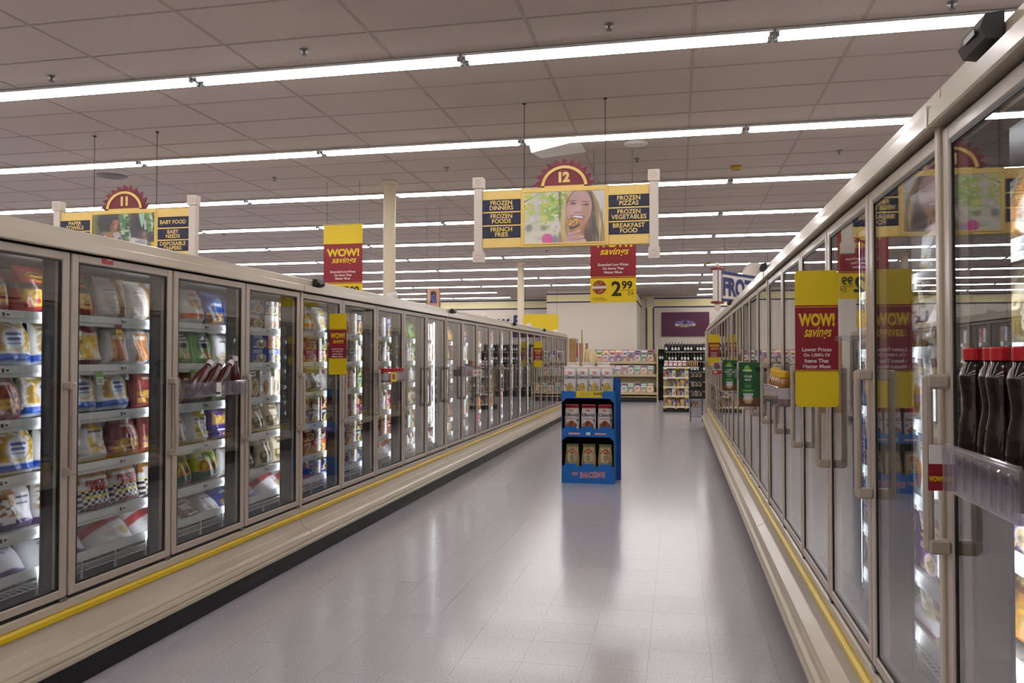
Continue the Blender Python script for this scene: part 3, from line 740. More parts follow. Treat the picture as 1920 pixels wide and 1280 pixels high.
# ------------------------------------------------------------------ price tags on the shelf rails of the left row
def tag_mesh(top, bot, txt, n):
    m = MB(); m.col = top; m.box(.0, .0015, -.026, .026, -.028, .0); m.col = bot; m.box(.0, .0015, -.026, .026, -.066, -.028)
    m.col = txt
    for k in range(n): m.box(.0015, .002, -.018, .018, -.055+.012*k, -.048+.012*k)
    return m.mesh('price_tag', 'print')
TG = {'wow': tag_mesh((222,196,30), (92,40,30), (222,190,40), 2), 'red': tag_mesh((140,28,36), (222,196,30), (140,28,36), 1), 'green': tag_mesh((130,176,70), (206,216,200), (90,140,60), 2)}
lm = MB()
for y in (.17, .2, .55):
    lm.col = (226,226,228); lm.box(-.0005, .0006, y-.028, y+.028, -.025, .004); lm.col = (50,48,52); lm.box(.0006, .0009, y-.02, y-.004, -.022, -.004); lm.box(.0006, .0009, y+.004, y+.02, -.018, -.008)
RAILLAB = lm.mesh('rail_label', 'print')
def tags(bay_i, si, ys, kind):
    s = SHELVES[1, round((A0 + bay_i*P)*100), si]
    for y in ys: put('price_tag', TG[kind], s, (-.1385, y, -.03), (0, R(-8), 0))
for bi in range(1, 10):
    for si in range(5): put('rail_label', RAILLAB, SHELVES[1, round((A0 + bi*P)*100), si], (-.1432, 0, 0), (0, R(-8), 0))
tags(1, 0, (.48,), 'wow'); tags(1, 2, (.36,), 'wow'); tags(2, 0, (.50,), 'red'); tags(2, 1, (.36,), 'green'); tags(3, 1, (.40,), 'green'); tags(3, 3, (.46,), 'green'); tags(4, 1, (.60,), 'green')
for bi in range(5, 9):
    for si in range(5): tags(bi, si, (.40, .55, .68), 'wow')

for bi in (1, 2):
    for si in range(5):
        sh = SHELVES[-1, round((B0y + (bi-1)*P)*100), si]
        for y in (.42, .56, .70): put('price_tag', TG['wow' if bi == 2 else 'red'], sh, (.1385, y, -.03), (0, R(8), R(180)))
# ================================================================== SIGNS
def wires(parent, pts, z1=ZC):
    for x, z in pts: MB().cyl((x,0,z), (x,0,z1), .004, n=6).build('wire', 'wire_dark', parent); MB().lathe([(.018,z1-.012),(.018,z1)], 10, (x,0,0)).build('ceiling_clip', 'wire_dark', parent)
def pic_woman(U, V):
    X = lambda x: (x-25)/1805; Y = lambda y: 1-(y-40)/1180
    def E(x, y, rx, ry, c, e=.12, a=1, rot=0): p.ell(X(x), Y(y), rx/1805, ry/1180, c, e, a, rot)
    def Q(pts, c, e=.008, a=1): p.poly([(X(x), Y(y)) for x, y in pts][::-1], c, e, a)
    p = Paint(U,V,(206,200,196)); fol = sm(V,.22,.32)*(1-sm(U,.52,.58))
    p.noise(9,8,31,(206,212,120),.42,.62,fol); p.noise(14,12,2,(160,190,80),.50,.66,fol*sm(U,.0,.1)); p.noise(22,18,3,(120,166,66),.52,.66,fol*sm(U,.22,.36)); p.noise(34,28,8,(222,220,206),.62,.74,fol); p.noise(30,24,9,(186,190,50),.66,.78,fol*sm(V,.5,.7))
    p.vband(.12,.20,(206,200,204),.05,.75); p.noise(5,16,12,(170,196,120),.55,.8,1-sm(V,.2,.28)); p.noise(4,9,15,(222,216,200),.4,.7,1-sm(V,.2,.28))
    p.vband(.435,.462,(96,96,60),.012,.8*1); p.ell(.06,.30,.04,.07,(120,116,130),.5,.8); p.ell(.245,.30,.04,.05,(110,106,104),.6,.7)
    Q([(25,270),(25,230),(230,150),(400,60),(360,60),(200,170)],(110,104,66),.012,.9)
    E(740,860,130,160,(224,214,210),.5); p.noise(40,30,17,(196,184,186),.55,.75,1-sm(np.hypot((U-X(740))/.08,(V-Y(880))/.15),.7,1.2))
    E(550,1130,125,125,(206,84,156),.1); E(610,1150,60,110,(226,60,140),.3,.7); E(725,1160,70,110,(140,130,160),.35); E(860,1130,60,110,(150,124,80),.5)
    bl = (206,186,124); dk = (74,52,44)
    # hair, left sheet and right side
    Q([(1060,30),(990,60),(900,330),(860,620),(850,900),(920,1230),(1060,1230),(1040,900),(980,600),(1000,300),(1080,60)],bl,.008)
    Q([(1000,60),(940,300),(880,620),(850,900),(900,1230),(1010,1230),(970,700),(985,350),(1060,80)],bl,.008)
    p.noise(60,3,21,(160,134,76),.55,.72,sm(U,X(860),X(900))*(1-sm(U,X(1000),X(1040)))*(1-sm(V,.86,.98)))
    Q([(1470,30),(1560,60),(1690,330),(1800,800),(1835,1230),(1340,1230),(1330,900),(1500,600),(1560,300)],(150,128,80),.01)
    Q([(1440,30),(1540,80),(1610,420),(1640,800),(1740,1230),(1360,1230),(1330,880),(1480,640),(1550,300)],dk,.012)
    p.noise(70,3,23,(120,96,62),.55,.75,sm(U,X(1400),X(1480))*(1-sm(V,.45,.7))); p.noise(60,3,24,(206,186,130),.58,.75,sm(U,X(1600),X(1680))*(1-sm(U,X(1560)+.16*(1-V),X(1600)+.16*(1-V))))
    # neck, face
    Q([(1060,850),(1330,780),(1390,900),(1360,1230),(1000,1230)],(156,112,86),.02)
    E(1262,430,292,450,(72,50,46),.03,1,-.05); E(1264,440,280,430,(190,150,142),.04,1,-.05)
    E(1290,800,150,120,(186,136,96),.6,.8); E(1150,480,170,130,(204,166,160),.9,.7); E(1250,150,200,110,(180,144,142),.9,.7); E(1430,520,100,180,(176,128,104),.8,.6); E(1020,560,60,200,(196,150,130),.8,.5)
    for x, y, w in ((1120,328,78),(1412,362,78)):
        E(x,y,w,32,(150,108,104),.5,.8); E(x+4,y,w*.72,19,(56,38,40),.35); E(x-18,y+2,12,9,(206,190,186),.5,.7)
    E(1120,268,90,14,(120,84,80),.5,.9,.04); E(1410,294,88,14,(116,80,78),.5,.9,-.1)
    E(1245,450,55,90,(206,172,176),.9,.8); E(1255,535,95,22,(140,96,84),.6,.85); E(1250,512,60,26,(196,154,148),.6,.9)
    Q([(1060,600),(1150,590),(1260,600),(1400,630),(1360,680),(1300,700),(1180,668),(1090,640)],(120,58,70),.012); Q([(1090,612),(1200,606),(1300,622),(1362,644),(1330,676),(1230,662),(1130,634)],(238,232,236),.008); E(1330,708,70,18,(170,106,108),.5,.9,-.1)
    # ice cream
    E(1130,770,152,122,(176,126,56),.06); mk_ = 1-sm(np.hypot((U-X(1130))/(150/1805),(V-Y(770))/(120/1180)),.85,1)
    p.noise(62,42,25,(222,182,104),.52,.62,mk_); p.noise(70,48,26,(104,60,26),.60,.68,mk_)
    Q([(1030,860),(1150,850),(1270,800),(1285,850),(1180,900),(1050,930)],(62,40,42),.008)
    Q([(1060,930),(1180,900),(1280,850),(1300,1020),(1320,1230),(1120,1230)],(196,140,70),.008); Q([(1060,930),(1160,905),(1190,1000),(1080,1010)],(150,96,60),.02,.8)
    hs_ = (198,154,152); hd = (140,96,92)
    Q([(930,1230),(960,1130),(1010,1040),(1090,1000),(1150,1060),(1120,1230)],hs_,.012)
    for (xa,ya,xb,yb,r) in ((1050,1030,1265,962,44),(1090,1110,1330,1098,46),(1110,1210,1370,1190,48)):
        for q in np.linspace(0,1,9): E(xa+(xb-xa)*q, ya+(yb-ya)*q+10, r+6, r*.92, hd, .15)
        for q in np.linspace(0,1,9): E(xa+(xb-xa)*q, ya+(yb-ya)*q, r, r*.82, hs_ if q < .9 else (210,168,164), .12)
    return p.c
def pic_family(U, V):
    X = lambda x: (x-70)/1740; Y = lambda y: 1-(y-100)/1180
    def E(x, y, rx, ry, c, e=.12, a=1, rot=0): p.ell(X(x), Y(y), rx/1740, ry/1180, c, e, a, rot)
    def Q(pts, c, e=.008, a=1): p.poly([(X(x), Y(y)) for x, y in pts][::-1], c, e, a)
    p = Paint(U,V,(44,44,30)); p.vband(0,.11,(92,88,40),.03); p.vband(.02,.04,(120,124,50),.01)
    Q([(1130,60),(1400,60),(1440,500),(1300,760),(1150,720)],(24,20,26),.02)
    Q([(800,60),(1040,60),(1080,420),(1160,760),(1090,860),(1000,820),(900,560),(820,330)],(74,116,66),.012); Q([(1000,60),(1150,60),(1130,470),(1090,430)],(70,104,50),.012)
    Q([(960,470),(1110,470),(1180,780),(1120,800),(1010,620)],(176,186,170),.012)
    p.noise(26,14,41,(158,190,130),.55,.68,sm(U,X(820),X(880))*(1-sm(U,X(1060),X(1120)))*sm(V,.3,.45)); p.noise(20,26,42,(40,66,36),.6,.7,sm(U,X(820),X(900))*(1-sm(U,X(1080),X(1140))))
    Q([(1350,60),(1540,60),(1520,330),(1470,500),(1420,380)],(150,196,160),.012); Q([(1540,60),(1720,60),(1790,420),(1760,620),(1650,620),(1570,330)],(96,140,70),.012); Q([(1640,80),(1720,60),(1780,400),(1740,600),(1690,300)],(190,206,170),.012); Q([(1500,240),(1570,300),(1600,520),(1540,560)],(196,190,206),.012)
    p.noise(10,30,43,(70,110,50),.58,.68,sm(U,X(1560),X(1600))*(1-sm(V,.95,1)))
    E(480,300,260,230,(28,24,24),.07); E(640,220,150,130,(34,24,24),.1); E(420,430,130,110,(30,26,24),.12)
    E(700,400,95,150,(150,84,62),.12); E(760,330,50,90,(176,96,90),.3); E(640,440,70,110,(120,66,34),.5); E(720,440,40,60,(206,140,90),.6,.7); E(690,560,60,60,(150,86,60),.3)
    Q([(150,900),(210,640),(360,550),(460,560),(560,900),(620,1290),(100,1290)],(92,80,82),.015); Q([(420,580),(620,560),(700,760),(720,1290),(520,1290)],(150,100,46),.015); Q([(400,640),(430,640),(540,880),(480,880)],(206,190,196),.012)
    Q([(640,600),(820,560),(920,760),(1000,900),(940,1290),(760,1290),(740,880)],(176,160,162),.015); Q([(780,760),(880,700),(900,900),(800,920)],(66,62,76),.02)
    E(1480,680,150,130,(70,52,46),.1); E(1530,660,50,60,(150,120,110),.6,.7); E(1700,740,80,140,(50,32,30),.12); E(1540,790,60,40,(140,96,70),.5)
    Q([(880,920),(1120,820),(1180,740),(1240,740),(1620,830),(1590,960),(1500,1040),(1110,980)],(206,196,190),.012); Q([(1290,830),(1380,800),(1580,850),(1550,960),(1240,940)],(150,146,156),.02); Q([(1460,1010),(1620,960),(1620,1090),(1500,1060)],(136,170,200),.015); Q([(1600,1000),(1680,930),(1750,1120),(1620,1100)],(110,96,120),.015); Q([(1700,880),(1830,860),(1830,1290),(1760,1200)],(206,160,40),.015)
    return p.c
def aisle_sign(num, left, right, pic, loc, label):
    o = empty('aisle_sign', loc); tag(o, label, 'sign', 'hanging aisle signs')
    for s in (-1, 1):      # turned posts with square caps
        m = MB(); x = s*.862; m.bbox(x-.043, x+.043, -.035, .035, -.36, .36, .006)
        MBp = m.build('post', 'cream_plastic', o)
        for z in (-.385, .355):
            c_ = MB(); c_.bbox(x-.055, x+.055, -.048, .048, z-.045, z+.065, .004); q = c_.build('post_block', 'cream_plastic', MBp)
            for r_ in (.030, .014):
                c_ = MB(); n0 = 20
                for k in range(n0):
                    t0, t1 = 2*math.pi*k/n0, 2*math.pi*(k+1)/n0
                    c_.add([(x+r_*math.cos(t0),-.052,z+.01+r_*math.sin(t0)),(x+(r_+.006)*math.cos(t0),-.049,z+.01+(r_+.006)*math.sin(t0)),(x+(r_+.006)*math.cos(t1),-.049,z+.01+(r_+.006)*math.sin(t1)),(x+r_*math.cos(t1),-.052,z+.01+r_*math.sin(t1)),
                            (x+(r_-.004)*math.cos(t0),-.048,z+.01+(r_-.004)*math.sin(t0)),(x+(r_-.004)*math.cos(t1),-.048,z+.01+(r_-.004)*math.sin(t1))], [(0,1,2,3),(4,0,3,5)])
                c_.build('rosette', 'cream_plastic', MBp)
    m = MB(); m.bbox(-.82, -.43, -.018, .018, -.285, .288, .004); m.build('side_panel', 'sign_yellow', o)
    m = MB(); m.bbox(.43, .82, -.018, .018, -.285, .288, .004); m.build('side_panel', 'sign_yellow', o)
    m = MB(); m.bbox(-.432, .432, -.026, .026, -.288, .293, .004); m.build('middle_panel', 'sign_yellow', o)
    m = MB()
    for a in ((-.405,.405,.245,.262),(-.405,.405,-.268,-.251),(-.412,-.395,-.268,.262),(.395,.412,-.268,.262)): m.bbox(a[0],a[1],-.034,-.024,a[2],a[3],.003)
    m.build('picture_frame', 'sign_yellow', o)
    put('picture', print_mesh('picture', -.396, .396, -.252, .246, -.0275, 200, 126, pic, 'print_gloss'), o)
    for xs, txs in ((-.625, left), (.625, right)):
        for k, t in enumerate(txs):
            zc = .135 - .1325*k
            m = MB(); m.bbox(xs-.192, xs+.192, -.026, -.017, zc-.058, zc+.058, .003)
            for q in (-.05, -.02, .02, .05): m.box(xs-.191, xs+.191, -.0265, -.0255, zc+q-.0012, zc+q+.0012)
            st = m.build('department_strip', 'navy', o)
            m = MB(); two = '\n' in t
            wmax = .30 if two else .30
            if not t: continue
            add_text(m, t, xs, zc, None if two else .32, .094 if two else .045, y=-.0285, bold=.02)
            ex = max(abs(v[0]-xs) for v in m.v)
            if ex > .18: m.v = [(xs+(v[0]-xs)*.18/ex, v[1], v[2]) for v in m.v]
            m.build('lettering', 'sign_yellow', st)
    # sunburst crown with the aisle number
    z0 = .293
    m = MB(); n = 40; m.prism([(.235*math.cos(math.pi*k/n), z0+.215*math.sin(math.pi*k/n)) for k in range(n+1)], 'y', -.012, .012); cr = m.build('crown', 'maroon', o)
    m = MB()
    for k in range(n):
        t0, t1 = math.pi*k/n, math.pi*(k+1)/n; ra, rb = .198, .228; q = .215/.235
        P_ = lambda r, t, y: (r*math.cos(t), y, z0+r*q*math.sin(t))
        m.add([P_(ra,t0,-.022),P_(rb,t0,-.022),P_(rb,t1,-.022),P_(ra,t1,-.022),P_(ra,t0,-.010),P_(rb,t0,-.010),P_(rb,t1,-.010),P_(ra,t1,-.010)], [(0,1,2,3),(1,5,6,2),(4,0,3,7)])
    m.box(-.228,.228,-.022,-.010,z0-.002,z0+.014); m.build('arch_moulding', 'sign_yellow', o)
    for k in range(11):
        t = math.pi*(k+.5)/11; q = .94; c_, s_ = math.cos(t), math.sin(t); tx, tz = -s_, c_
        def pt(r, w, b=0): return (r*c_ + w*tx, z0 + r*q*s_ + w*tz)
        m = MB(); m.prism([pt(.215,.036), pt(.215,-.036), pt(.250,-.036), pt(.275,-.022), pt(.308,.012), pt(.272,.020), pt(.245,.032)], 'y', -.008, .008); m.build('ray', 'maroon', o)
    m = MB(); add_text(m, num, 0, z0+.098, None, .105, y=-.0145, bold=.06, sp=.95); m.build('number', 'sign_yellow', cr)
    wires(o, ((-.40,.293), (.40,.293)), ZC-loc[2]-.004)
    return o
aisle_sign('12', ['FROZEN\nDINNERS','FROZEN\nFOODS','FRENCH\nFRIES'], ['FROZEN\nPIZZAS','FROZEN\nVEGETABLES','BREAKFAST\nFOOD'], pic_woman, (-1.075,7.68,2.872), 'cream hanging aisle sign 12 with a picture of a smiling woman')
aisle_sign('11', ['PAPER\nTOWELS','PAPER\nNAPKINS',''], ['BABY FOOD','BABY\nNEEDS','DISPOSABLE\nDIAPERS'], pic_family, (-6.07,7.82,2.862), 'cream hanging aisle sign 11 rising behind the left freezers')

def wow_face(mb_y, mb_w, w, zr0, zr1, lines, y, big=True):
    """WOW! savings lettering between red limits zr0..zr1 (top)"""
    hh = zr1 - zr0
    mb_y.col = (232,200,20); mb_w.col = (240,232,232)
    add_text(mb_y, 'WOW!', 0, zr1-hh*.22, w*.84, hh*.20, y=y, bold=.05)
    add_text(mb_y, 'savings', w*.03, zr1-hh*.43, w*.64, hh*.20, y=y, bold=.018, shear=.35)
    for k, t in enumerate(lines): add_text(mb_w, t, 0, zr0+hh*(.30-.085*k + (.03 if len(lines) > 3 else 0)), None, hh*.058, y=y, bold=.02)
def banner(x, Y, w, zt, zr1, zr0, zb, price, label):
    o = empty('hanging_banner', (x, Y, 0)); tag(o, label, 'banner', 'hanging savings banners')
    t = .003
    MB().box(-w/2, w/2, -t, t, zr1, zt).build('top_field', 'wow_yellow', o)
    MB().box(-w/2, w/2, -t, t, zr0, zr1).build('red_field', 'wow_red', o)
    MB().box(-w/2, w/2, -t, t, zb, zr0).build('price_field', 'wow_yellow', o)
    MB().box(-w/2, w/2, -t-.0008, -t, zr0+.012, zr0+.018).build('rule', 'wow_yellow', o)
    MB().box(-w/2-.01, w/2+.01, -.008, .008, zt, zt+.014).build('hanger_rail', 'metal_grey', o)
    a, b_ = MB(), MB(); wow_face(a, b_, w, zr0, zr1, ['Extended Low Prices','On Items That','Matter Most'], -t-.0012)
    a.build('lettering', 'print', o); b_.build('lettering', 'print', o)
    m = MB(); m.col = (24,22,24); h = zr0-zb
    add_text(m, price[0], w*.07, zb+h*.56, None, h*.62, y=-t-.0012, bold=.03); add_text(m, price[1], w*.30, zb+h*.70, None, h*.34, y=-t-.0012, bold=.03)
    m.box(w*.17, w*.46, -t-.0012, -t, zb+h*.475, zb+h*.495); add_text(m, 'EA', w*.39, zb+h*.36, None, h*.15, y=-t-.0012)
    for k in range(2): m.box(-w*.45, -w*(.2-.06*k), -t-.0012, -t, zb+h*(.17-.07*k), zb+h*(.185-.07*k))
    m.build('price', 'print', o)
    def pz(U, V):
        p = Paint(U,V,(232,200,6)); p.ell(.5,.5,.47,.47,(120,36,30),.05); p.ell(.5,.5,.40,.40,(176,110,60),.08); p.noise(10,10,5,(130,30,30),.5,.6,1-sm(np.hypot(U-.5,V-.5),.36,.4)); p.rect(.02,.98,.42,.6,(226,220,214)); return p.c
    put('pizza_picture', print_mesh('pizza_picture', -w*.46, -w*.14, zb+h*.32, zb+h*.32+w*.32, -t-.001, 30, 30, pz), o)
    for s in (-1, 1): MB().cyl((s*w*.42,0,zt+.014), (s*w*.42,0,ZC-.004), .0025, n=5).build('wire', 'wire_dark', o)
banner(-4.675, 10.6, .595, 3.40, 3.125, 2.555, 2.24, ('5','99'), 'yellow and maroon savings banner hanging behind the left freezers')
banner(-.753, 9.6, .55, 3.26, 3.00, 2.457, 2.165, ('2','99'), 'yellow and maroon savings banner priced 2.99 hanging below aisle sign 12')

def flag(x0, x1, Y, z0, z1, xdoor, label):
    w = x1-x0; h = z1-z0; o = empty('savings_flag', ((x0+x1)/2, Y, z0)); tag(o, label, 'sign', 'yellow savings flags on freezer doors')
    t = .0012
    def rr(za, zb_, top):
        r = .014; ps = []
        if top: ps = [(-w/2,za),(w/2,za)] + [(w/2-r+r*math.cos(q), zb_-r+r*math.sin(q)) for q in (0,.5,1.05,1.57)] + [(-w/2+r+r*math.cos(q), zb_-r+r*math.sin(q)) for q in (1.57,2.1,2.6,3.14)]
        else: ps = [(w/2,zb_),(-w/2,zb_)] + [(-w/2+r+r*math.cos(q), za+r+r*math.sin(q)) for q in (3.14,3.66,4.2,4.71)] + [(w/2-r+r*math.cos(q), za+r+r*math.sin(q)) for q in (4.71,5.2,5.76,6.28)]
        return MB().prism(ps, 'y', -t, t)
    rr(h*.745, h, True).build('top_field', 'wow_yellow', o); MB().box(-w/2, w/2, -t, t, h*.26, h*.745).build('red_field', 'wow_red', o); rr(0, h*.26, False).build('bottom_field', 'wow_yellow', o)
    m = MB(); m.col = (222,190,20)
    for z in (.732, .268): m.box(-w/2, w/2, -t-.0004, -t, h*z-.0012, h*z+.0012)
    m.build('rule', 'print', o)
    for side in (-1, 1):
        a, b_ = MB(), MB(); wow_face(a, b_, w, h*.26, h*.745, ['Lower Prices',"On 1,000's Of",'Items That','Matter Most'], -t-.0008)
        for q in (a, b_):
            if side > 0: q.v = [(-v[0], -v[1], v[2]) for v in q.v]
            q.build('lettering', 'print', o)
    xe = xdoor - (x0+x1)/2; sgn = 1 if xe > 0 else -1
    m = MB(); xa, xb = sorted((sgn*(w/2-.012), xe - sgn*.001)); m.box(xa, xb, -.004, .004, h*.48, h*.52); m.build('clip', 'clear_plastic', o)
flag(.442, .598, 3.2, 1.312, 1.832, XRD+.0065, 'large yellow and maroon savings flag on the second right-row freezer')
flag(.442, .606, 11.9, 1.384, 1.834, XRD-.0005, 'small distant savings flag far down the right-row freezers')
flag(-2.755, -2.605, 5.98, 1.363, 1.854, XD-.0065, 'yellow and maroon savings flag on the left-row freezer past the red sauce bottles')
flag(-2.75, -2.585, 15.3, 1.312, 1.813, XD-.0065, 'small distant savings flag near the far end of the left-row freezers')
def green_flag(x0, x1, Y, z0, z1, words, label):
    w = x1-x0; h = z1-z0; o = empty('rice_flag', ((x0+x1)/2, Y, z0)); tag(o, label, 'sign', 'green rice flags')
    def fn(U, V):
        p = Paint(U,V,(22,84,40)); p.band(0,.2,(104,66,34)); p.ell(.42,.86,.15,.075,(120,180,50),.08); p.rect(.2,.64,.795,.83,(206,222,190)); p.ell(.45,.17,.24,.085,(196,176,130),.12); p.ell(.45,.2,.2,.05,(226,222,216),.15); p.rect(.22,.7,.24,.3,(206,206,226)); p.ell(.45,.36,.3,.025,(110,190,60),.4)
        p.rect(.24,.66,.735,.74,(206,220,200)); p.rect(.22,.7,.52,.526,(196,214,190)); p.rect(.28,.62,.47,.485,(170,200,160)); p.rect(.3,.6,.43,.445,(170,200,160)); p.rect(.3,.62,.07,.085,(226,214,196)); return p.c
    MB().box(-w/2, w/2, .0003, .003, 0, h).build('board', 'navy', o)
    put('print', print_mesh('print', -w/2, w/2, 0, h, 0, 40, 70, fn), o)
    m = MB(); m.col = (232,238,228)
    for k, t in enumerate(words): add_text(m, t, -w*.05, h*(.68-.075*k), None, h*.05, y=-.0006, bold=.03)
    m.build('lettering', 'print', o)
    MB().box(w/2-.03, XRD+.0065-(x0+x1)/2, -.004, .006, h*.80, h*.88).build('clip', 'black', o)
green_flag(.466, .619, 6.4, 1.121, 1.463, ['YOUR','RICE'], 'green flag reading YOUR RICE on a right-row freezer door')
green_flag(.465, .614, 8.6, 1.155, 1.472, ['A NEW','TWIST ON','TOTS'], 'smaller green flag just behind the rice flag on the right row')
# small red and white card further down
o = empty('price_card', (.53, 11.2, 1.27)); tag(o, 'small red and white card far down the right-row freezers', 'sign')
def fnr(U,V):
    p = Paint(U,V,(200,200,204)); p.band(0,.32,(190,40,44)); p.ell(.5,.62,.35,.2,(110,80,90),.2); p.rect(.2,.7,.75,.95,(190,60,60)); p.rect(.15,.5,.1,.22,(236,226,222)); return p.c
MB().box(-.06,.06,.0003,.003,0,.17).build('board', 'white', o); put('print', print_mesh('print', -.06,.06,0,.17,0,24,24,fnr), o); MB().box(.05,.1145,-.003,.003,.08,.1).build('clip', 'clear_plastic', o)

# hanging department sign
fs = empty('department_sign', (.82, 17.0, 2.66), (0,0,R(58))); tag(fs, 'cream and navy hanging FROZEN sign above the right-row freezers', 'sign')
MB().bbox(-.095,.095,-.06,.06,0,.66,.008).build('post', 'cream_plastic', fs)
for x in (-.075, .075): MB().box(x-.014,x+.014,-.063,.063,.02,.64).build('post_stripe', 'wall_navy', fs)
MB().bbox(-.125,.125,-.09,.09,.655,.70,.012).build('post_cap', 'maroon', fs); MB().bbox(-.125,.125,-.09,.09,-.04,.005,.012).build('post_cap', 'maroon', fs)
MB().sphere((0,0,.755), .055).build('finial', 'cream_plastic', fs, smooth=True); MB().lathe([(.06,-.05),(.07,-.09),(.05,-.16),(.015,-.2)], 14).build('finial', 'cream_plastic', fs, smooth=True)
MB().bbox(.095,2.6,-.03,.03,.04,.62,.006).build('board', 'cream_plastic', fs)
for z0_, z1_ in ((.02,.075),(.585,.645)): MB().box(.09,2.61,-.04,.04,z0_,z1_).build('navy_rail', 'wall_navy', fs)
for y in (-.033,):
    m = MB(); add_text(m, 'FROZEN', 1.12, .33, 1.9, .40, y=y-.006, bold=.05); q = m.build('lettering', 'wall_navy', fs)
n = 24; m = MB(); m.prism([(1.75+.62*math.cos(math.pi*k/n), .645+.31*math.sin(math.pi*k/n)) for k in range(n+1)], 'y', -.03, .03); m.build('arched_top', 'cream_plastic', fs)
m = MB(); m.col = (226,210,110)
for k in range(9):
    t = math.pi*(k+.5)/9
    for a in range(5):
        r0, r1 = .06+.05*a, .10+.05*a; x, z = 1.75+.9*r0*math.cos(t+.08*a), .70+r0*math.sin(t); x1_, z1_ = 1.75+.9*r1*math.cos(t+.08*a+.05), .70+r1*math.sin(t+.03)
        nx_, nz_ = -(z1_-z)*.25, (x1_-x)*.25
        m.col = (232,216,120) if a % 2 else (90,130,190); m.add([(x-nx_,-.032,z-nz_),(x+nx_,-.032,z+nz_),(x1_,-.032,z1_)], [(0,1,2),(2,1,0)])
m.build('leaf_drawing', 'print', fs)
for x in (.3, 2.3): MB().cyl((x,0,.63),(x,0,ZC-2.664), .004, n=6).build('wire', 'wire_dark', fs)

# blueberry card, yellow board, wall letters, wine board
def fnb(U,V):
    p = Paint(U,V,(206,160,140)); p.ell(.5,.5,.32,.36,(60,40,40),.2); p.vband(0,.08,(96,90,70),.04); p.vband(.92,1,(96,90,70),.04)
    for x, y in ((.42,.5),(.58,.55),(.5,.42),(.6,.43),(.44,.62),(.56,.66)): p.ell(x,y,.10,.09,(70,84,150),.12); p.ell(x-.02,y+.03,.04,.03,(120,134,196),.5)
    for k in range(5): p.ell(.2+.15*k,.22,.07,.14,(214,168,146),.2)
    p.ell(.2,.6,.12,.3,(220,180,160),.3); p.ell(.82,.6,.12,.3,(206,156,134),.3); p.band(0,.1,(90,96,60),.03); return p.c
o = empty('produce_poster', (-3.955, 12.6, 2.12)); tag(o, 'hanging picture card of hands holding blueberries behind the left freezers', 'poster')
MB().box(-.125,.125,.0004,.006,0,.53).build('board', 'white', o); put('print', print_mesh('print', -.125,.125,.16,.53,0,36,46,fnb), o)
for s in (-1,1): MB().cyl((s*.11,.003,.53),(s*.11,.003,ZC-2.124), .002, n=5).build('wire', 'wire_dark', o)
o = empty('yellow_board', (-3.75, 22, 2.26)); tag(o, 'plain bright yellow board hanging beyond the left freezers', 'sign')
MB().bbox(-.495,.495,-.01,.01,0,.455,.004).build('board', 'wow_yellow', o)
for s in (-1,1): MB().cyl((s*.45,0,.455),(s*.45,0,ZC-2.264), .003, n=5).build('wire', 'wire_dark', o)
m = MB(); add_text(m, 'Low Prices', 0, 0, 2.9, None, bold=.035); xs = [v[0] for v in m.v]
# place so that the capital P starts near x = -7.05
o = empty('wall_lettering', (-6.72, YF, 3.05)); tag(o, 'navy raised lettering Low Prices on the back wall', 'lettering')
m.v = [(v[0], -.03, v[2]) for v in m.v]; m.build('letters', 'wall_navy', o)
MB().box(-1.45,1.45,-.028,-.02,-.006,.006).build('mounting_rail', 'wall_cream', o); MB().box(-1.4,-1.36,-.022,-.001,-.006,.006).build('mounting_rail', 'wall_cream', o)
o = empty('wine_board', (.32, YF, 2.36)); tag(o, 'purple WINES board on the back wall above the bottles', 'sign')
MB().bbox(-.95,.95,-.06,-.001,0,.99,.006).build('board', 'purple_board', o)
def fw(U,V):
    p = Paint(U,V,(92,38,70)); p.ell(.5,.55,.46,.36,(126,110,176),.06); p.noise(12,8,3,(92,76,150),.5,.62,1-sm(np.hypot((U-.5)/.46,(V-.55)/.36),.85,1)); p.ell(.5,.68,.1,.22,(40,30,50),.2)
    p.mix(sm(V-.16*(np.abs(U-.5)*2)**2,.08,.11)*(1-sm(V-.16*(np.abs(U-.5)*2)**2,.34,.37))*(1-sm(np.abs(U-.5),.47,.49)), (226,212,150)); return p.c
put('logo', print_mesh('logo', -.42,.42,.36,.68,-.0615,60,26,fw), o)
m = MB(); add_text(m, 'WINES', 0, .435, .6, .07, y=-.063, bold=.03); m.build('lettering', 'navy', o)

# ================================================================== DOOR BASKETS
def basket(sx, xf, xb, y0, y1, z0, z1, label, ribs=7, price=None):
    """clear plastic bin hung on a freezer door; xf front plane x, xb back plane x (door side)"""
    o = empty('door_basket', (0, 0, 0)); tag(o, label, 'basket', 'clear baskets on freezer doors'); t = .003
    m = MB(); xa, xc = min(xf, xb), max(xf, xb)
    m.box(xa, xc, y0, y1, z0, z0+t); m.box(xb-t/2, xb+t/2, y0, y1, z0, z1+.02); m.box(xf-t/2, xf+t/2, y0, y1, z0, z1)
    m.box(xa, xc, y0, y0+t, z0, z1); m.box(xa, xc, y1-t, y1, z0, z1); m.build('bin', 'clear_plastic', o)
    m = MB(); r = .005
    m.bbox(xf-r, xf+r, y0-.002, y1+.002, z1-.004, z1+.006, .002); m.build('rim', 'clear_plastic', o)
    for k in range(ribs):
        y = y0 + (y1-y0)*(k+.7)/(ribs+.4); h = z1-z0
        m = MB(); m.bbox(xf-sx*.0-.005, xf+.005, y-.006, y+.006, z0+h*.1, z1-h*.12, .003); m.build('rib', 'clear_plastic', o)
    for y in (y0+.11, y1-.11):
        m = MB(); m.cyl((xb-sx*.0, y, z1+.008), (XD-.0066 if sx > 0 else XRD+.0066, y, z1+.008), .018, .022, 10); m.build('suction_cup', 'clear_plastic', o)
    return o
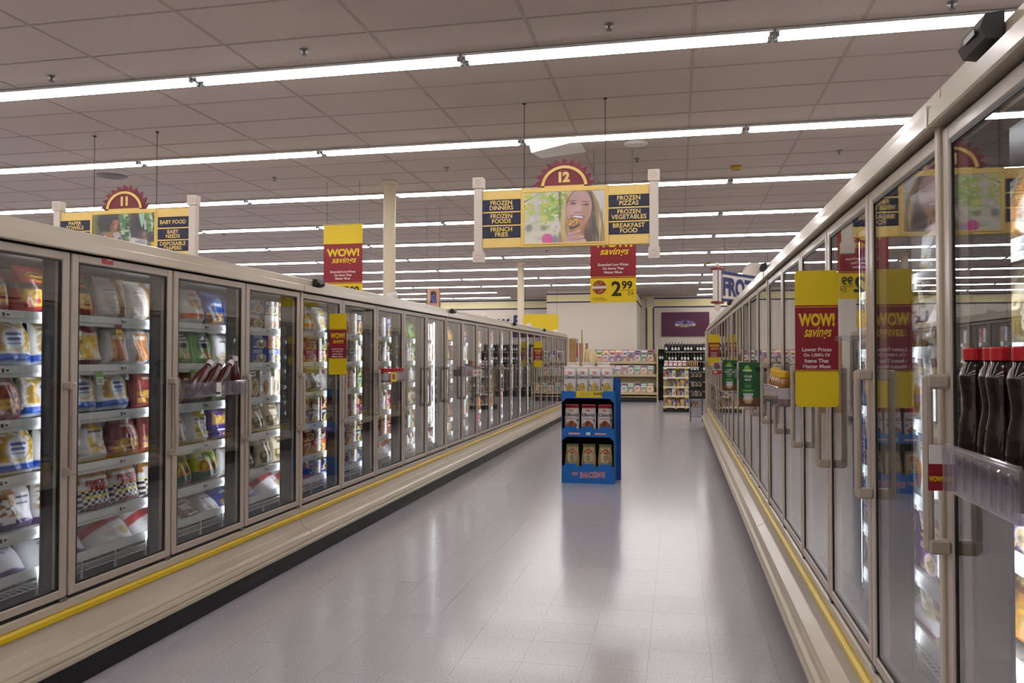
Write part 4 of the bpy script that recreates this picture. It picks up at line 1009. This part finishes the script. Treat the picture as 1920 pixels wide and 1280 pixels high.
def bottle_obj(name, prof, mat_, cap, loc, rot, label, cat, group, capm, lab=None, n=20):
    o = empty(name, loc, rot); tag(o, label, cat, group)
    MB().lathe(prof, n).build('body', mat_, o, smooth=True); MB().lathe(cap, n).build('cap', capm, o)
    if lab: MB().lathe(lab, n, cap=False).build('paper_label', 'white', o, smooth=True)
    return o
# syrup on the nearest right door
bk = basket(-1, .545, .635, 1.44, 1.82, 1.225, 1.317, 'clear ribbed basket with syrup bottles on the nearest right door', 8)
MB().box(.517,.545,1.8235,1.8245,1.22,1.318).build('price_card', 'wow_red', bk); MB().box(.518,.544,1.8228,1.8235,1.276,1.317).build('price_card', 'white', bk)
m = MB(); add_text(m, 'WOW!', .531, 1.245, .026, .012, y=1.8225, bold=.04); m.build('lettering', 'wow_yellow', bk)
SY = [(.002,0),(.028,.002),(.031,.01),(.031,.05),(.0285,.075),(.031,.10),(.029,.13),(.022,.165),(.0215,.185),(.026,.215),(.028,.232),(.024,.248),(.0185,.256),(.0175,.268)]
for k, (x, y) in enumerate(((.591,1.775),(.600,1.695),(.588,1.625),(.596,1.548))):
    o = bottle_obj('syrup_bottle', SY, 'syrup', [(.0195,.266),(.0195,.288),(.018,.291)], (x, y, 1.2285), (0,0,0), 'dark syrup bottle with red cap, %s from the far end of the near basket' % ORD[k], 'bottle', 'dark syrup bottles', 'cap_red')
    for q in range(10):
        t = 2*math.pi*q/10; ps = [(rr_*math.cos(t+.6*u_), rr_*math.sin(t+.6*u_), .012+.125*u_) for u_ in (0,.2,.4,.6,.8,1) for rr_ in (float(np.interp(.012+.125*u_, [q_[1] for q_ in SY], [q_[0] for q_ in SY]))-.0002,)]
        m = MB()
        for a, b_ in zip(ps, ps[1:]): m.cyl(a, b_, .0014, n=5, caps=False)
        m.build('spiral_ridge', 'syrup', o, smooth=True)
# honey jars
basket(-1, .535, .630, 4.50, 5.19, 1.236, 1.335, 'clear basket of honey bottles beside the large right savings flag', 6)
for k, (y, a) in enumerate(((5.09,18),(4.97,0),(4.87,0),(4.76,0),(4.65,0))):
    bottle_obj('honey_bottle', [(.002,0),(.036,.002),(.038,.01),(.038,.11),(.034,.135),(.028,.15)], 'honey', [(.031,.149),(.032,.151),(.032,.182),(.029,.185)], (.584, y, 1.2395+(.018 if a else 0)), (R(a),0,0), 'amber honey bottle with yellow cap, %s from the far end of its basket' % ORD[k], 'bottle', 'honey bottles', 'cap_yellow', [(.0385,.03),(.0385,.09)])
basket(-1, .535, .630, 7.59, 7.95, 1.30, 1.385, 'small frosted basket between the green rice flags', 4)
basket(-1, .535, .630, 14.57, 15.2, 1.29, 1.40, 'pale distant basket near the end of the right freezers', 4)
# red sauce bottles on the third left door
bk = basket(1, -2.672, -2.775, 4.02, 4.595, 1.272, 1.352, 'clear basket of tilted red sauce bottles on the left freezers', 7)
MB().box(-2.668,-2.6672,4.245,4.295,1.268,1.352).build('price_card', 'white', bk); MB().box(-2.6672,-2.667,4.243,4.287,1.282,1.296).build('price_card', 'navy', bk)
SB = [(.002,0),(.027,.002),(.029,.01),(.029,.12),(.024,.15),(.017,.18),(.0145,.205)]
for k, (y, a, x, z) in enumerate(((4.068,-50,-2.724,1.304),(4.182,-50,-2.722,1.304),(4.297,-50,-2.724,1.304),(4.558,0,-2.735,1.2765))):
    bottle_obj('sauce_bottle', SB, 'sauce', [(.0175,.202),(.0175,.228),(.016,.231)], (x, y+.0, z), (R(a),0,0), '%s red sauce bottle with white cap, %s from the left' % ('upright' if not a else 'tilted', ORD[k]), 'bottle', 'red sauce bottles', 'cap_white', n=18).scale = (1.15,)*3 if a else (1,)*3
# red-lidded jars, pale basket
bk = basket(1, -2.672, -2.775, 7.105, 7.68, 1.262, 1.352, 'clear basket of red-lidded jars on the left freezers', 6)
MB().box(-2.668,-2.667,7.16,7.32,1.268,1.36).build('price_card', 'wow_yellow', bk); MB().box(-2.667,-2.6665,7.20,7.28,1.29,1.34).build('price_card', 'wow_red', bk)
for k in range(7):
    bottle_obj('spice_jar', [(.002,0),(.033,.002),(.034,.01),(.034,.09),(.031,.1)], 'honey', [(.034,.1),(.0345,.102),(.0345,.126),(.033,.128)], (-2.7235, 7.145+.071*k, 1.2655), (0,0,0), 'jar with red lid, %s from the left in the left-row basket' % ORD[k], 'jar', 'red-lidded jars', 'cap_red', [(.0345,.02),(.0345,.08)])
bk = basket(1, -2.672, -2.775, 10.22, 10.80, 1.25, 1.335, 'pale basket with a pink and white card on the left freezers', 4)
m = MB(); m.col = (226,206,206); m.box(-2.668,-2.667,10.26,10.76,1.252,1.335); m.col = (180,40,60); m.box(-2.667,-2.6665,10.34,10.44,1.28,1.31); m.box(-2.667,-2.6665,10.58,10.68,1.28,1.31); m.build('front_card', 'print', bk)

# ================================================================== CHIP DISPLAY
DX0, DX1, DY0, DY1 = -1.363, -.735, 9.47, 9.82
ds = empty('chip_display', ((DX0+DX1)/2, DY0, 0)); tag(ds, 'blue cardboard floor display stacked with bags of chips', 'display')
hw = (DX1-DX0)/2; dp = DY1-DY0
def notched(z0, z1, nt, cham):
    ps = [(-hw,z0)]
    if cham: ps = [(-hw,z0-.055),(-hw+.055,z0),(hw-.055,z0),(hw,z0-.055)]
    else: ps = [(-hw,z0),(hw,z0)]
    n = 3; top = [(hw, z1)] ; d_ = .028
    cs = [hw*2*(k+.5)/n-hw for k in range(n)][::-1]
    for c_ in cs: top += [(c_+.075, z1), (c_+.068, z1+d_), (c_-.068, z1+d_), (c_-.075, z1)]
    top += [(-hw, z1)]
    return ps + (top if nt else [(hw,z1),(-hw,z1)])
MB().prism(notched(.001,.205,True,False), 'y', 0, .006).build('front_panel', 'blue_board', ds)
MB().prism(notched(.553,.650,True,True), 'y', 0, .006).build('front_panel', 'blue_board', ds)
MB().prism(notched(1.01,1.095,False,True), 'y', 0, .006).build('front_panel', 'blue_board', ds)
for x0, x1 in ((-hw,-hw+.005),(hw-.005,hw)):
    m = MB(); m.cur = 0; m.box(x0, x1, .0005, dp, .001, 1.10); m.build('side_panel', 'blue_board', ds)
    m = MB(); xi = x1 if x0 < 0 else x0-.001; m.box(xi, xi+.001, .008, dp-.006, .02, 1.0); m.build('side_lining', 'board_inside', ds)
MB().box(-hw+.005, hw-.005, dp-.008, dp-.002, .001, 1.09).build('back_panel', 'board_inside', ds)
for z in (.10, .60, 1.05): MB().box(-hw+.005, hw-.005, .007, dp-.008, z-.008, z).build('tray', 'board_inside', ds)
m = MB(); m.box(-hw-.004, hw+.055, dp, dp+.008, .001, 1.25); m.build('backing_card', 'blue_board_dark', ds)
m = MB(); m.col = (236,204,190); add_text(m, 'GET', -.155, .112, .075, .045, y=-.0012, bold=.06, sp=1.15, rot=.06); add_text(m, 'SNACKING!', .055, .105, .30, .075, y=-.0012, bold=.06, sp=1.2, rot=.05)
m.build('lettering', 'print', ds)
m = MB(); m.col = (196,44,56); add_text(m, 'GET', -.153, .112, .075, .042, y=-.0018, bold=.0, sp=1.17, rot=.06); add_text(m, 'SNACKING!', .055, .105, .294, .066, y=-.0018, bold=.0, sp=1.23, rot=.05); m.build('lettering', 'print', ds)
m = MB(); m.col = (226,160,160)
for x in (-.16, .15): m.bbox(x-.068, x+.068, -.0015, .0, .582, .602, .0006)
m.col = (226,226,230); m.bbox(-.02,.03,-.0015,0,.575,.61,.0006); m.build('small_print', 'print', ds)
pc = MB(); pc.col = (232,206,30); pc.box(-hw+.165, hw-.14, -.006, -.001, 1.022, 1.10); q = pc.build('price_sign', 'print', ds)
m = MB(); m.col = (30,26,26); add_text(m, '2/$5', .115, .0+1.068, .10, .034, y=-.0068, bold=.03)
for k in range(2): m.box(-.10, .03, -.0066, -.006, 1.05+.022*k, 1.0535+.022*k)
m.col = (150,60,40); m.box(-hw+.168, -hw+.176, -.0066, -.006, 1.03, 1.09); m.box(hw-.152, hw-.144, -.0066, -.006, 1.03, 1.09); m.build('lettering', 'print', q)
def D_chipw(U,V):
    p = Paint(U,V,(226,224,228)); p.ell(.5,.24,.34,.14,(196,166,60),.08); p.ell(.5,.32,.16,.10,(206,176,70),.1); p.noise(10,12,3,(160,130,40),.5,.65,(1-sm(np.hypot((U-.5)/.36,(V-.26)/.17),.8,1))); p.band(0,.07,(226,206,20)); p.ell(.13,.33,.05,.05,(60,50,70),.2); p.rect(.2,.85,.12,.14,(150,150,160)); p.band(.93,.95,(230,150,60)); return p.c
def D_chipr(U,V):
    p = Paint(U,V,(226,224,226)); p.ell(.5,.24,.36,.12,(166,84,36),.08); p.ell(.5,.31,.2,.10,(186,104,50),.1); p.noise(10,12,4,(120,56,30),.5,.65,(1-sm(np.hypot((U-.5)/.36,(V-.26)/.16),.8,1))); p.band(0,.08,(180,20,34)); p.band(.86,1,(176,20,32),.03); p.ell(.88,.42,.05,.05,(80,70,90),.2); p.rect(.2,.8,.46,.49,(180,60,60)); return p.c
def D_chipb(U,V):
    p = Paint(U,V,(190,170,124)); p.band(.93,1,(110,110,50)); p.noise(12,8,3,(120,112,50),.45,.6,1-sm(V,.08,.16)); p.noise(9,6,5,(130,124,60),.5,.6,sm(V,.84,.9)*(sm(np.abs(U-.5),.28,.4)))
    arc = V+1.2*(U-.5)**2; p.mix(sm(arc,.77,.785)*(1-sm(arc,.835,.85))*(1-sm(np.abs(U-.5),.34,.36)),(150,44,40)); p.rect(.36,.66,.68,.73,(150,44,40)); p.ell(.5,.53,.11,.10,(60,44,36),.06); p.ell(.5,.53,.05,.07,(180,170,150),.1); p.rect(.18,.82,.365,.40,(110,100,50)); p.rect(.12,.88,.27,.335,(206,196,170)); p.rect(.16,.84,.285,.32,(80,74,70)); return p.c
BAGD['chipw'] = ('x', D_chipw, .152,.34,.09); BAGD['chipr'] = ('x', D_chipr, .19,.335,.10); BAGD['chipb'] = ('x', D_chipb, .185,.355,.11)
for i, k in enumerate(('chipw','chipr','chipb')): BAG[k] = bag_mesh('chip_bag', *BAGD[k][2:], 60+i, BAGD[k][1], 30, 44)
LET['chipw'] = letter('chipw', [('Utz', .002, .270, .055, .030, (226,96,24), dict(bold=.06)), ('KETTLE', .0, .248, .045, .009, (40,34,40), dict(bold=.02)), ('Classics', .003, .215, .125, .040, (34,28,34), dict(bold=.02, shear=.25))])
LET['chipr'] = letter('chipr', [('Utz', -.005, .262, .052, .028, (226,96,24), dict(bold=.06)), ('Classics', .003, .212, .155, .042, (34,28,34), dict(bold=.02, shear=.25))])
def chip(kind, x, y, z, rx, rz, label, grp):
    lo, hi = rot_bounds(BAG[kind][0], R(rx), R(rz))
    o = put('chip_bag', BAG[kind][0], None, (x, y, z-lo[2]), (R(rx),0,R(rz))); tag(o, label, 'bag', grp)
    if kind in LET: put('lettering', LET[kind], o)
    return o
cx = (DX0+DX1)/2
for k, (x, rz, yy) in enumerate(((-.228,2,0),(-.075,-2,.01),(.078,2,0),(.231,-1,.01))):
    chip('chipw', cx+x*.97, DY0+.075+yy, 1.0515, -4, rz, 'white chip bag, front row of the blue display top, %s from left' % ORD[k], 'white chip bags on the display')
for k, (x, rz) in enumerate(((-.205,2),(-.02,-4),(.17,5))):
    chip('chipw', cx+x, DY0+.225, 1.0515, -3, rz, 'white chip bag, back row of the blue display top, %s from left' % ORD[k], 'white chip bags on the display').scale = (1.1,1,1.14)
for k, (x, rz) in enumerate(((-.2,1),(0,-2),(.2,1))):
    chip('chipr', cx+x, DY0+.085, .6015, -5, rz, 'white and red chip bag on the middle display tier, %s from left' % ORD[k], 'white and red chip bags on the display')
    chip('chipb', cx+x, DY0+.09, .1015, -6, rz*2, 'beige popcorn bag on the lowest display tier, %s from left' % ORD[k], 'beige bags on the display')

# ================================================================== FAR END OF THE AISLE
# magazine rack
mr = empty('magazine_rack', (-1.86, 27.06, 0)); tag(mr, 'long metal magazine rack of three tiers in front of the back wall', 'rack')
for x in (-1.2, 1.2): MB().bbox(x-.02, x+.02, .0, .6, 0, 1.86, .005).build('upright', 'shelf_metal', mr)
MB().box(-1.18,1.18,.56,.6,.05,1.62).build('back_panel', 'shelf_metal', mr); MB().box(-1.18,1.18,.02,.6,.002,.16).build('base', 'black', mr); MB().box(-1.19,1.19,-.0,.02,.16,.19).build('base_trim', 'shelf_metal', mr)
TZ = [(.30,.0),(.905,.12),(1.335,.24)]
for z, y in TZ:
    MB().box(-1.18,1.18,y,y+.30,z-.02,z).build('shelf', 'shelf_metal', mr); MB().box(-1.18,1.18,y-.008,y,z-.05,z+.03).build('shelf_lip', 'shelf_metal', mr)
MASTH = [('purple',(120,40,130)),('blue',(50,60,150)),('white',(226,222,224)),('red',(190,40,50)),('pink',(220,130,150)),('yellow',(220,190,50)),('green',(110,160,60)),('orange',(210,120,50)),('teal',(60,150,140)),('grey',(150,146,150)),('brown',(120,84,60)),('black',(40,36,40))]
mgm = []
for i, (nm, c_) in enumerate(MASTH):
    def fm(U, V, c_=c_, i=i):
        r = np.random.default_rng(i+70); bg = MASTH[(i*5+2) % 12][1]; bg = tuple(x*.55+(105 if i % 2 else 60) for x in bg)
        p = Paint(U,V,bg); p.band(.78,1,c_); p.rect(.1,.9,.82,.94,(236,232,226) if sum(c_) < 500 else (60,40,60)); p.ell(.5+r.uniform(-.1,.1),.38,.26,.33,(206,160,136),.1); p.ell(.5,.52,.2,.18,(90,60,44),.15); p.ell(.5,.44,.13,.14,(220,176,150),.1)
        for k in range(4): y = .12+.14*k; p.rect(.05,.05+r.uniform(.15,.3),y,y+.05,tuple(r.integers(40,230,3)))
        p.rect(.65,.95,.08,.2,tuple(r.integers(30,220,3))); return p.c
    me = box_mesh('magazine', .21, .275, .006, fm, 14, 18, (220,216,212)); mgm.append((nm, me))
def mag(x, y, z, k, label, sc=1.0):
    o = put('magazine', mgm[k][1], None, (x, y, z), (R(-14), 0, 0)); tag(o, label, 'magazine', 'magazines on the rack'); o.scale = (min(sc, 1.12), 1, sc)
TN = ['lowest','middle','top']
for t_, (z, y) in enumerate(TZ):
    for k in range(10):
        kk = (k*7 + t_*5) % 12
        x = -1.86 - 1.0 + .218*k
        mag(x, 27.06+y+.030, z+.003, kk, 'magazine with %s masthead, %s from left, front of %s rack tier' % (mgm[kk][0], ORD[k], TN[t_]), .98)
        k2 = (kk+3) % 12
        mag(x+.01, 27.06+y+.125+.012*(k%2), z+.10+.04*(t_ == 2)-.098, k2, 'magazine with %s masthead, %s from left, behind, %s rack tier' % (mgm[k2][0], ORD[k], TN[t_]), 1.45 if t_ == 2 else 1.28)

# snack gondola
go = empty('snack_gondola', (-.04, 22.3, 0)); tag(go, 'free-standing snack shelf unit with five shelves beside the wire rack', 'shelf unit')
GZ = [1.235,.956,.696,.451,.157]
MB().box(-.345,.345,.30,.34,.02,1.235).build('back_panel', 'shelf_metal', go); MB().box(-.35,.35,.01,.6,.001,.13).build('base', 'black', go)
for i, z in enumerate(GZ):
    w1 = .62 if i == 0 else .345
    MB().box(-.345,w1,0,.33,z-.02,z).build('shelf', 'shelf_metal', go); MB().box(-.345,w1,-.012,-.001,z-.035,z+.006).build('shelf_edge', 'white', go)
    for x in ((-.3,.0,.27) if i in (2,4) else (-.28,.03,.28)): MB().box(x-.035,x+.035,-.016,-.0125,z-.06,z-.012).build('price_tag', 'wow_yellow' if not (i < 2 and x < -.2) else 'white', go)
SN = [(150,40,44,'red'),(90,60,130,'purple'),(60,70,120,'blue'),(120,80,50,'brown'),(206,200,196,'white'),(196,150,70,'tan')]
snm = [(n_, box_mesh('snack_box', .10, .15, .08, D_box((r_,g_,b_), (206,170,110), 80+i), 8, 10, (r_,g_,b_))) for i, (r_,g_,b_,n_) in enumerate(SN)]
for i, z in enumerate(GZ[1:]):
    for k in range(6):
        if (i, k) in ((1,0),(1,1),(2,0),(0,3)): continue
        kk = (k*2+i*3) % 6; o = put('snack_box', snm[kk][1], None, (-.04-.285+.113*k, 22.3+.06, z+.0015), (0,0,0)); o.scale = (1,1,1.25 if (i+k) % 3 else .9)
        tag(o, '%s snack box, %s from left on the %s gondola shelf' % (snm[kk][0], ORD[k], ORD[i+1]), 'box', 'snack boxes on the gondola')
for k in range(5):
    o = put('snack_bag', BAG['redband'][0], None, (-.04-.27+.128*k, 22.3+.12, 1.2375), (R(-25),0,R(4*k-8))); o.scale = (.33,.6,.75); tag(o, 'red and white snack bag, %s from left on the gondola top' % ORD[k], 'bag', 'snack bags on the gondola')
tray = box_mesh('snack_tray', .16, .15, .02, D_box((196,150,70), (206,170,110), 88), 8, 10, (196,150,70))
for k in range(6):
    o = put('snack_tray', tray, None, (.285+.05*k, 22.3+.10, 1.2595), (0,R(12),R(90))); tag(o, 'leaning tan snack packet, %s from left on the gondola top' % ORD[k], 'packet', 'tan packets on the gondola')

# wire spinner rack
sp = empty('wire_snack_rack', (.43, 19.1, 0)); tag(sp, 'dark wire rack of hanging snack packets at the end of the right freezers', 'rack')
for x in (-.135,.135):
    for y in (-.12,.12): MB().cyl((x,y,0),(x,y,1.27), .008, n=8).build('post', 'black', sp)
for z in (.12,.35,.60,.82,1.04,1.26):
    m = MB()
    for k in range(9): x = -.135+.27*k/8; m.cyl((x,-.12,z),(x,.12,z), .003, n=5)
    for y in (-.12,.12): m.cyl((-.135,y,z),(.135,y,z), .004, n=5)
    m.build('wire_shelf', 'black', sp)
m = MB()
for k in range(9): x = -.13+.26*k/8; m.cyl((x,.115,.1),(x,.115,1.26), .003, n=5)
m.build('wire_back', 'black', sp)
PK = [(70,50,40,'brown'),(96,40,40,'dark red'),(130,120,110,'grey'),(60,50,60,'dark')]
pkm = [(n_, box_mesh('packet', .075, .12, .02, D_box((r_,g_,b_), (120,90,60), 90+i), 8, 10, (r_,g_,b_))) for i, (r_,g_,b_,n_) in enumerate(PK)]
for zi, z in enumerate((.35,.60,.82,1.04)):
    for k in range(3):
        for r_ in range(2):
            kk = (zi+k+r_) % 4; o = put('snack_packet', pkm[kk][1], None, (.43-.085+.085*k, 19.1-.09+.1*r_, z+.0045), (0,0,0))
            tag(o, '%s snack packet, %s from left, %s row, %s wire shelf up' % (pkm[kk][0], ORD[k], ['front','back'][r_], ORD[zi+2]), 'packet', 'packets on the wire rack')

# wine shelves
wr = empty('wine_shelf', (.40, 29.0, 0)); tag(wr, 'dark wine shelf full of bottles under the purple board', 'shelf unit')
MB().box(-.86,1.2,.30,.34,.02,1.98).build('back_panel', 'black', wr)
for x in (-.86,1.2): MB().bbox(x-.02,x+.02,0,.34,0,1.74,.004).build('upright', 'black', wr)
WZ = [1.715,1.37,1.0,.64,.30]
for z in WZ: MB().box(-.84,1.18,0,.30,z-.02,z).build('shelf', 'black', wr); MB().box(-.84,1.18,-.012,-.001,z-.04,z+.004).build('shelf_edge', 'metal_grey', wr)
WB = [(.002,0),(.036,.002),(.038,.01),(.038,.19),(.034,.215),(.018,.245),(.0145,.26),(.0145,.315)]
WL = [(.0386,.05),(.0386,.14)]
wm = {k: MB().lathe(WB, 10).mesh('body', k, True) for k in ('bottle_dark','bottle_green')}; wl = MB().lathe(WL, 10, cap=False).mesh('paper_label', 'white', True); wc = {c_: MB().lathe([(.0155,.27),(.0155,.318),(.013,.32)], 10).mesh('cap', c_) for c_ in ('black','cap_red','brass')}
for zi, z in enumerate(WZ[:3]):
    for k in range(18):
        o = empty('wine_bottle', (.40-.79+.11*k, 29.0+.06, z+.0015)); kd = 'bottle_green' if (zi == 1 and k % 3 == 0) or k > 14 else 'bottle_dark'
        cp = ['black','brass','cap_red'][(k//6+zi) % 3]
        tag(o, '%s wine bottle, %s from left on the %s wine shelf' % ('green' if kd == 'bottle_green' else 'dark', ORD[k], ['top','second','third'][zi]), 'bottle', 'bottles on the wine shelf')
        put('body', wm[kd], o); put('cap', wc[cp], o)
        if (k+zi) % 4 != 1: put('paper_label', wl, o)
w2 = empty('black_cabinet', (-.56, 28.4, 0)); tag(w2, 'narrow black shelf cabinet with a few bottles beside the magazine rack', 'shelf unit')
MB().box(-.1,.1,.26,.3,0,1.78).build('back_panel', 'black', w2)
for x in (-.11,.10): MB().box(x,x+.01,0,.3,0,1.79).build('side', 'black', w2)
for z in (.1,.5,.95,1.40,1.79): MB().box(-.1,.1,0,.26,z-.02,z).build('shelf', 'black', w2)
for k in range(2):
    o = empty('wine_bottle', (-.605+.09*k, 28.4+.08, 1.4015)); put('body', wm['bottle_dark'], o); put('cap', wc['black'], o); put('paper_label', wl, o); tag(o, 'dark wine bottle, %s in the narrow black cabinet' % ['left','right'][k], 'bottle', 'bottles in the black cabinet')

# bakery stand at the end of the left row
bs = empty('bakery_stand', (-2.78, 23.2, 0)); tag(bs, 'tan wooden bakery stand beyond the end of the left freezers', 'stand')
MB().bbox(-.32,.42,-.25,.25,0,1.30,.01).build('counter', 'wood_tan', bs); MB().bbox(-.34,-.12,-.02,.02,1.30,2.06,.004).build('tall_board', 'wood_tan', bs); MB().bbox(-.02,.10,-.20,-.16,1.30,1.92,.004).build('tall_board', 'wood_tan', bs); MB().bbox(.13,.21,.12,.15,1.30,1.92,.004).build('tall_board', 'wood_tan', bs)
m = MB(); m.col = (150,150,170); m.box(-.13,-.06,-.04,-.036,1.38,2.05); m.col = (150,40,44); m.box(-.115,-.075,-.042,-.0405,1.5,1.92); m.build('vertical_sign', 'print', bs)
m = MB(); m.col = (30,26,26); m.box(.055,.075,-.19,-.186,1.92,2.3); m.col = (220,190,60); m.box(.075,.10,-.19,-.186,1.92,2.1); m.build('pole_sign', 'print', bs)
for k, (x, y, rx, ry) in enumerate(((.20,-.05,0,14),(.35,-.17,0,-12),(.37,.07,0,20))):
    m = MB(); m.lathe([(.01,0),(.07,.01),(.10,.08),(.105,.2),(.085,.32),(.05,.39),(.06,.43)], 14); 
    m.v = [(v[0]*.82*(1+.08*math.sin(9*v[2]*5+v[1]*40)), v[1]*.72, v[2]) for v in m.v]
    o = m.build('popcorn_sack', 'sack', None, (-2.78+x, 23.2+y, 1.315), (R(rx), R(ry)*0, 0), smooth=True); tag(o, 'cream sack on the wooden bakery stand, %s from left' % ORD[k], 'sack', 'cream sacks')

# ================================================================== SMALL FITTINGS
def sensor(x, y, z, sx, label):
    o = empty('canopy_sensor', (x, y, z)); tag(o, label, 'sensor', 'black sensors on the freezer canopies')
    m = MB(); m.prism([(0,-.028),(sx*.035,-.022),(sx*.045,.0),(sx*.035,.026),(0,.03)], 'y', -.065, .065); m.build('housing', 'black', o)
    MB().box(min(sx*.0445,sx*.0475),max(sx*.0445,sx*.0475), -.04,.02,-.006,.006).build('lens', 'mullion_dark', o); MB().cyl((sx*.02,.065,.008),(sx*.02,.068,.008), .006, n=8).build('screw', 'brass', o)
for k, y in enumerate((5.81,9.66,13.55,16.72)): sensor(XD+.004, y, 2.084, 1, 'black sensor box on the left canopy, %s from the camera' % ORD[k])
for k, y in enumerate((1.80,6.10,10.0)): sensor(XRD-.004, y, 2.162, -1, 'black sensor box on the right canopy, %s from the camera' % ORD[k])
def camera_head(x, y, z, label, rz=0):
    o = empty('spotlight', (x, y, z), (0,0,rz)); tag(o, label, 'spotlight', 'white spotlights on the freezer tops')
    MB().bbox(-.05,.05,-.03,.03,0,.018,.004).build('base', 'white', o); MB().cyl((0,0,.018),(0,0,.05), .012, n=8).build('stem', 'white', o); MB().cyl((-.05,0,.055),(.06,-.01,.075), .03, .042, n=14).build('head', 'white', o)
for k, y in enumerate((8.2,12.35,16.3,20.0)): camera_head(XD-.26, y, 2.105, 'small white spotlight on the left freezer top, %s from the camera' % ORD[k], R(30))
camera_head(XRD+.26, 4.0, 2.177, 'small white spotlight on the right freezer top', R(180))
for k, (x, y) in enumerate(((-2.98,5.97),(-5.48,6.08),(-.495,5.98),(1.92,6.11),(-.49,10.13),(1.94,10.23),(-5.51,10.16),(-2.99,10.1),(-9.04,14.6),(-5.5,14.3),(-3.0,14.3),(-.5,14.3),(1.95,14.3),(-3.0,18.4),(-.5,18.4))):
    o = empty('sprinkler', (x, y, ZC)); tag(o, 'small ceiling sprinkler head, %s %s' % (ORD[k], 'counting away from the camera'), 'sprinkler', 'ceiling sprinklers')
    MB().lathe([(.04,-.001),(.036,-.01),(.02,-.014)], 14).build('escutcheon', 'metal_grey', o); MB().cyl((0,0,-.01),(0,0,-.045), .009, n=8).build('stem', 'metal_grey', o); MB().lathe([(.006,-.05),(.024,-.05),(.024,-.046)], 12).build('deflector', 'metal_grey', o)
def disc(name, x, y, r, h, m_, label, cat, inner):
    o = empty(name, (x, y, ZC)); tag(o, label, cat)
    MB().lathe([(r*.9,-h),(r,-h*.6),(r,-.0005)], 24).build('housing', m_, o)
    for q in (.3,.5,.7): 
        mm = MB(); mm.lathe([(r*q,-h-.003),(r*(q+.08),-h-.003),(r*(q+.08),-h)], 24, cap=False); mm.build('grille_ring', inner, o)
disc('smoke_detector', .767, 10.79, .075, .05, 'brass', 'brass-coloured smoke detector on the ceiling above the right freezers', 'detector', 'brass')
disc('smoke_detector', .80, 21.6, .075, .05, 'brass', 'distant smoke detector on the ceiling near the FROZEN sign', 'detector', 'brass')
disc('ceiling_speaker', -.47, 9.41, .14, .012, 'white', 'round white ceiling speaker right of aisle sign 12', 'speaker', 'white')
disc('ceiling_vent', -7.67, 9.61, .2, .012, 'metal_grey', 'round grey ceiling vent left of aisle sign 11', 'vent', 'metal_grey')
# sticker on the second left door, outlet plate at the seam
o = empty('warning_sticker', (XD, 3.47, 1.982)); tag(o, 'small red sticker on the top rail of the second left freezer door', 'sticker')
MB().box(.0003,.0012,-.04,.04,-.017,.012).build('sticker', 'red', o); MB().box(.0012,.0014,-.005,.035,.003,.009).build('print', 'white', o)
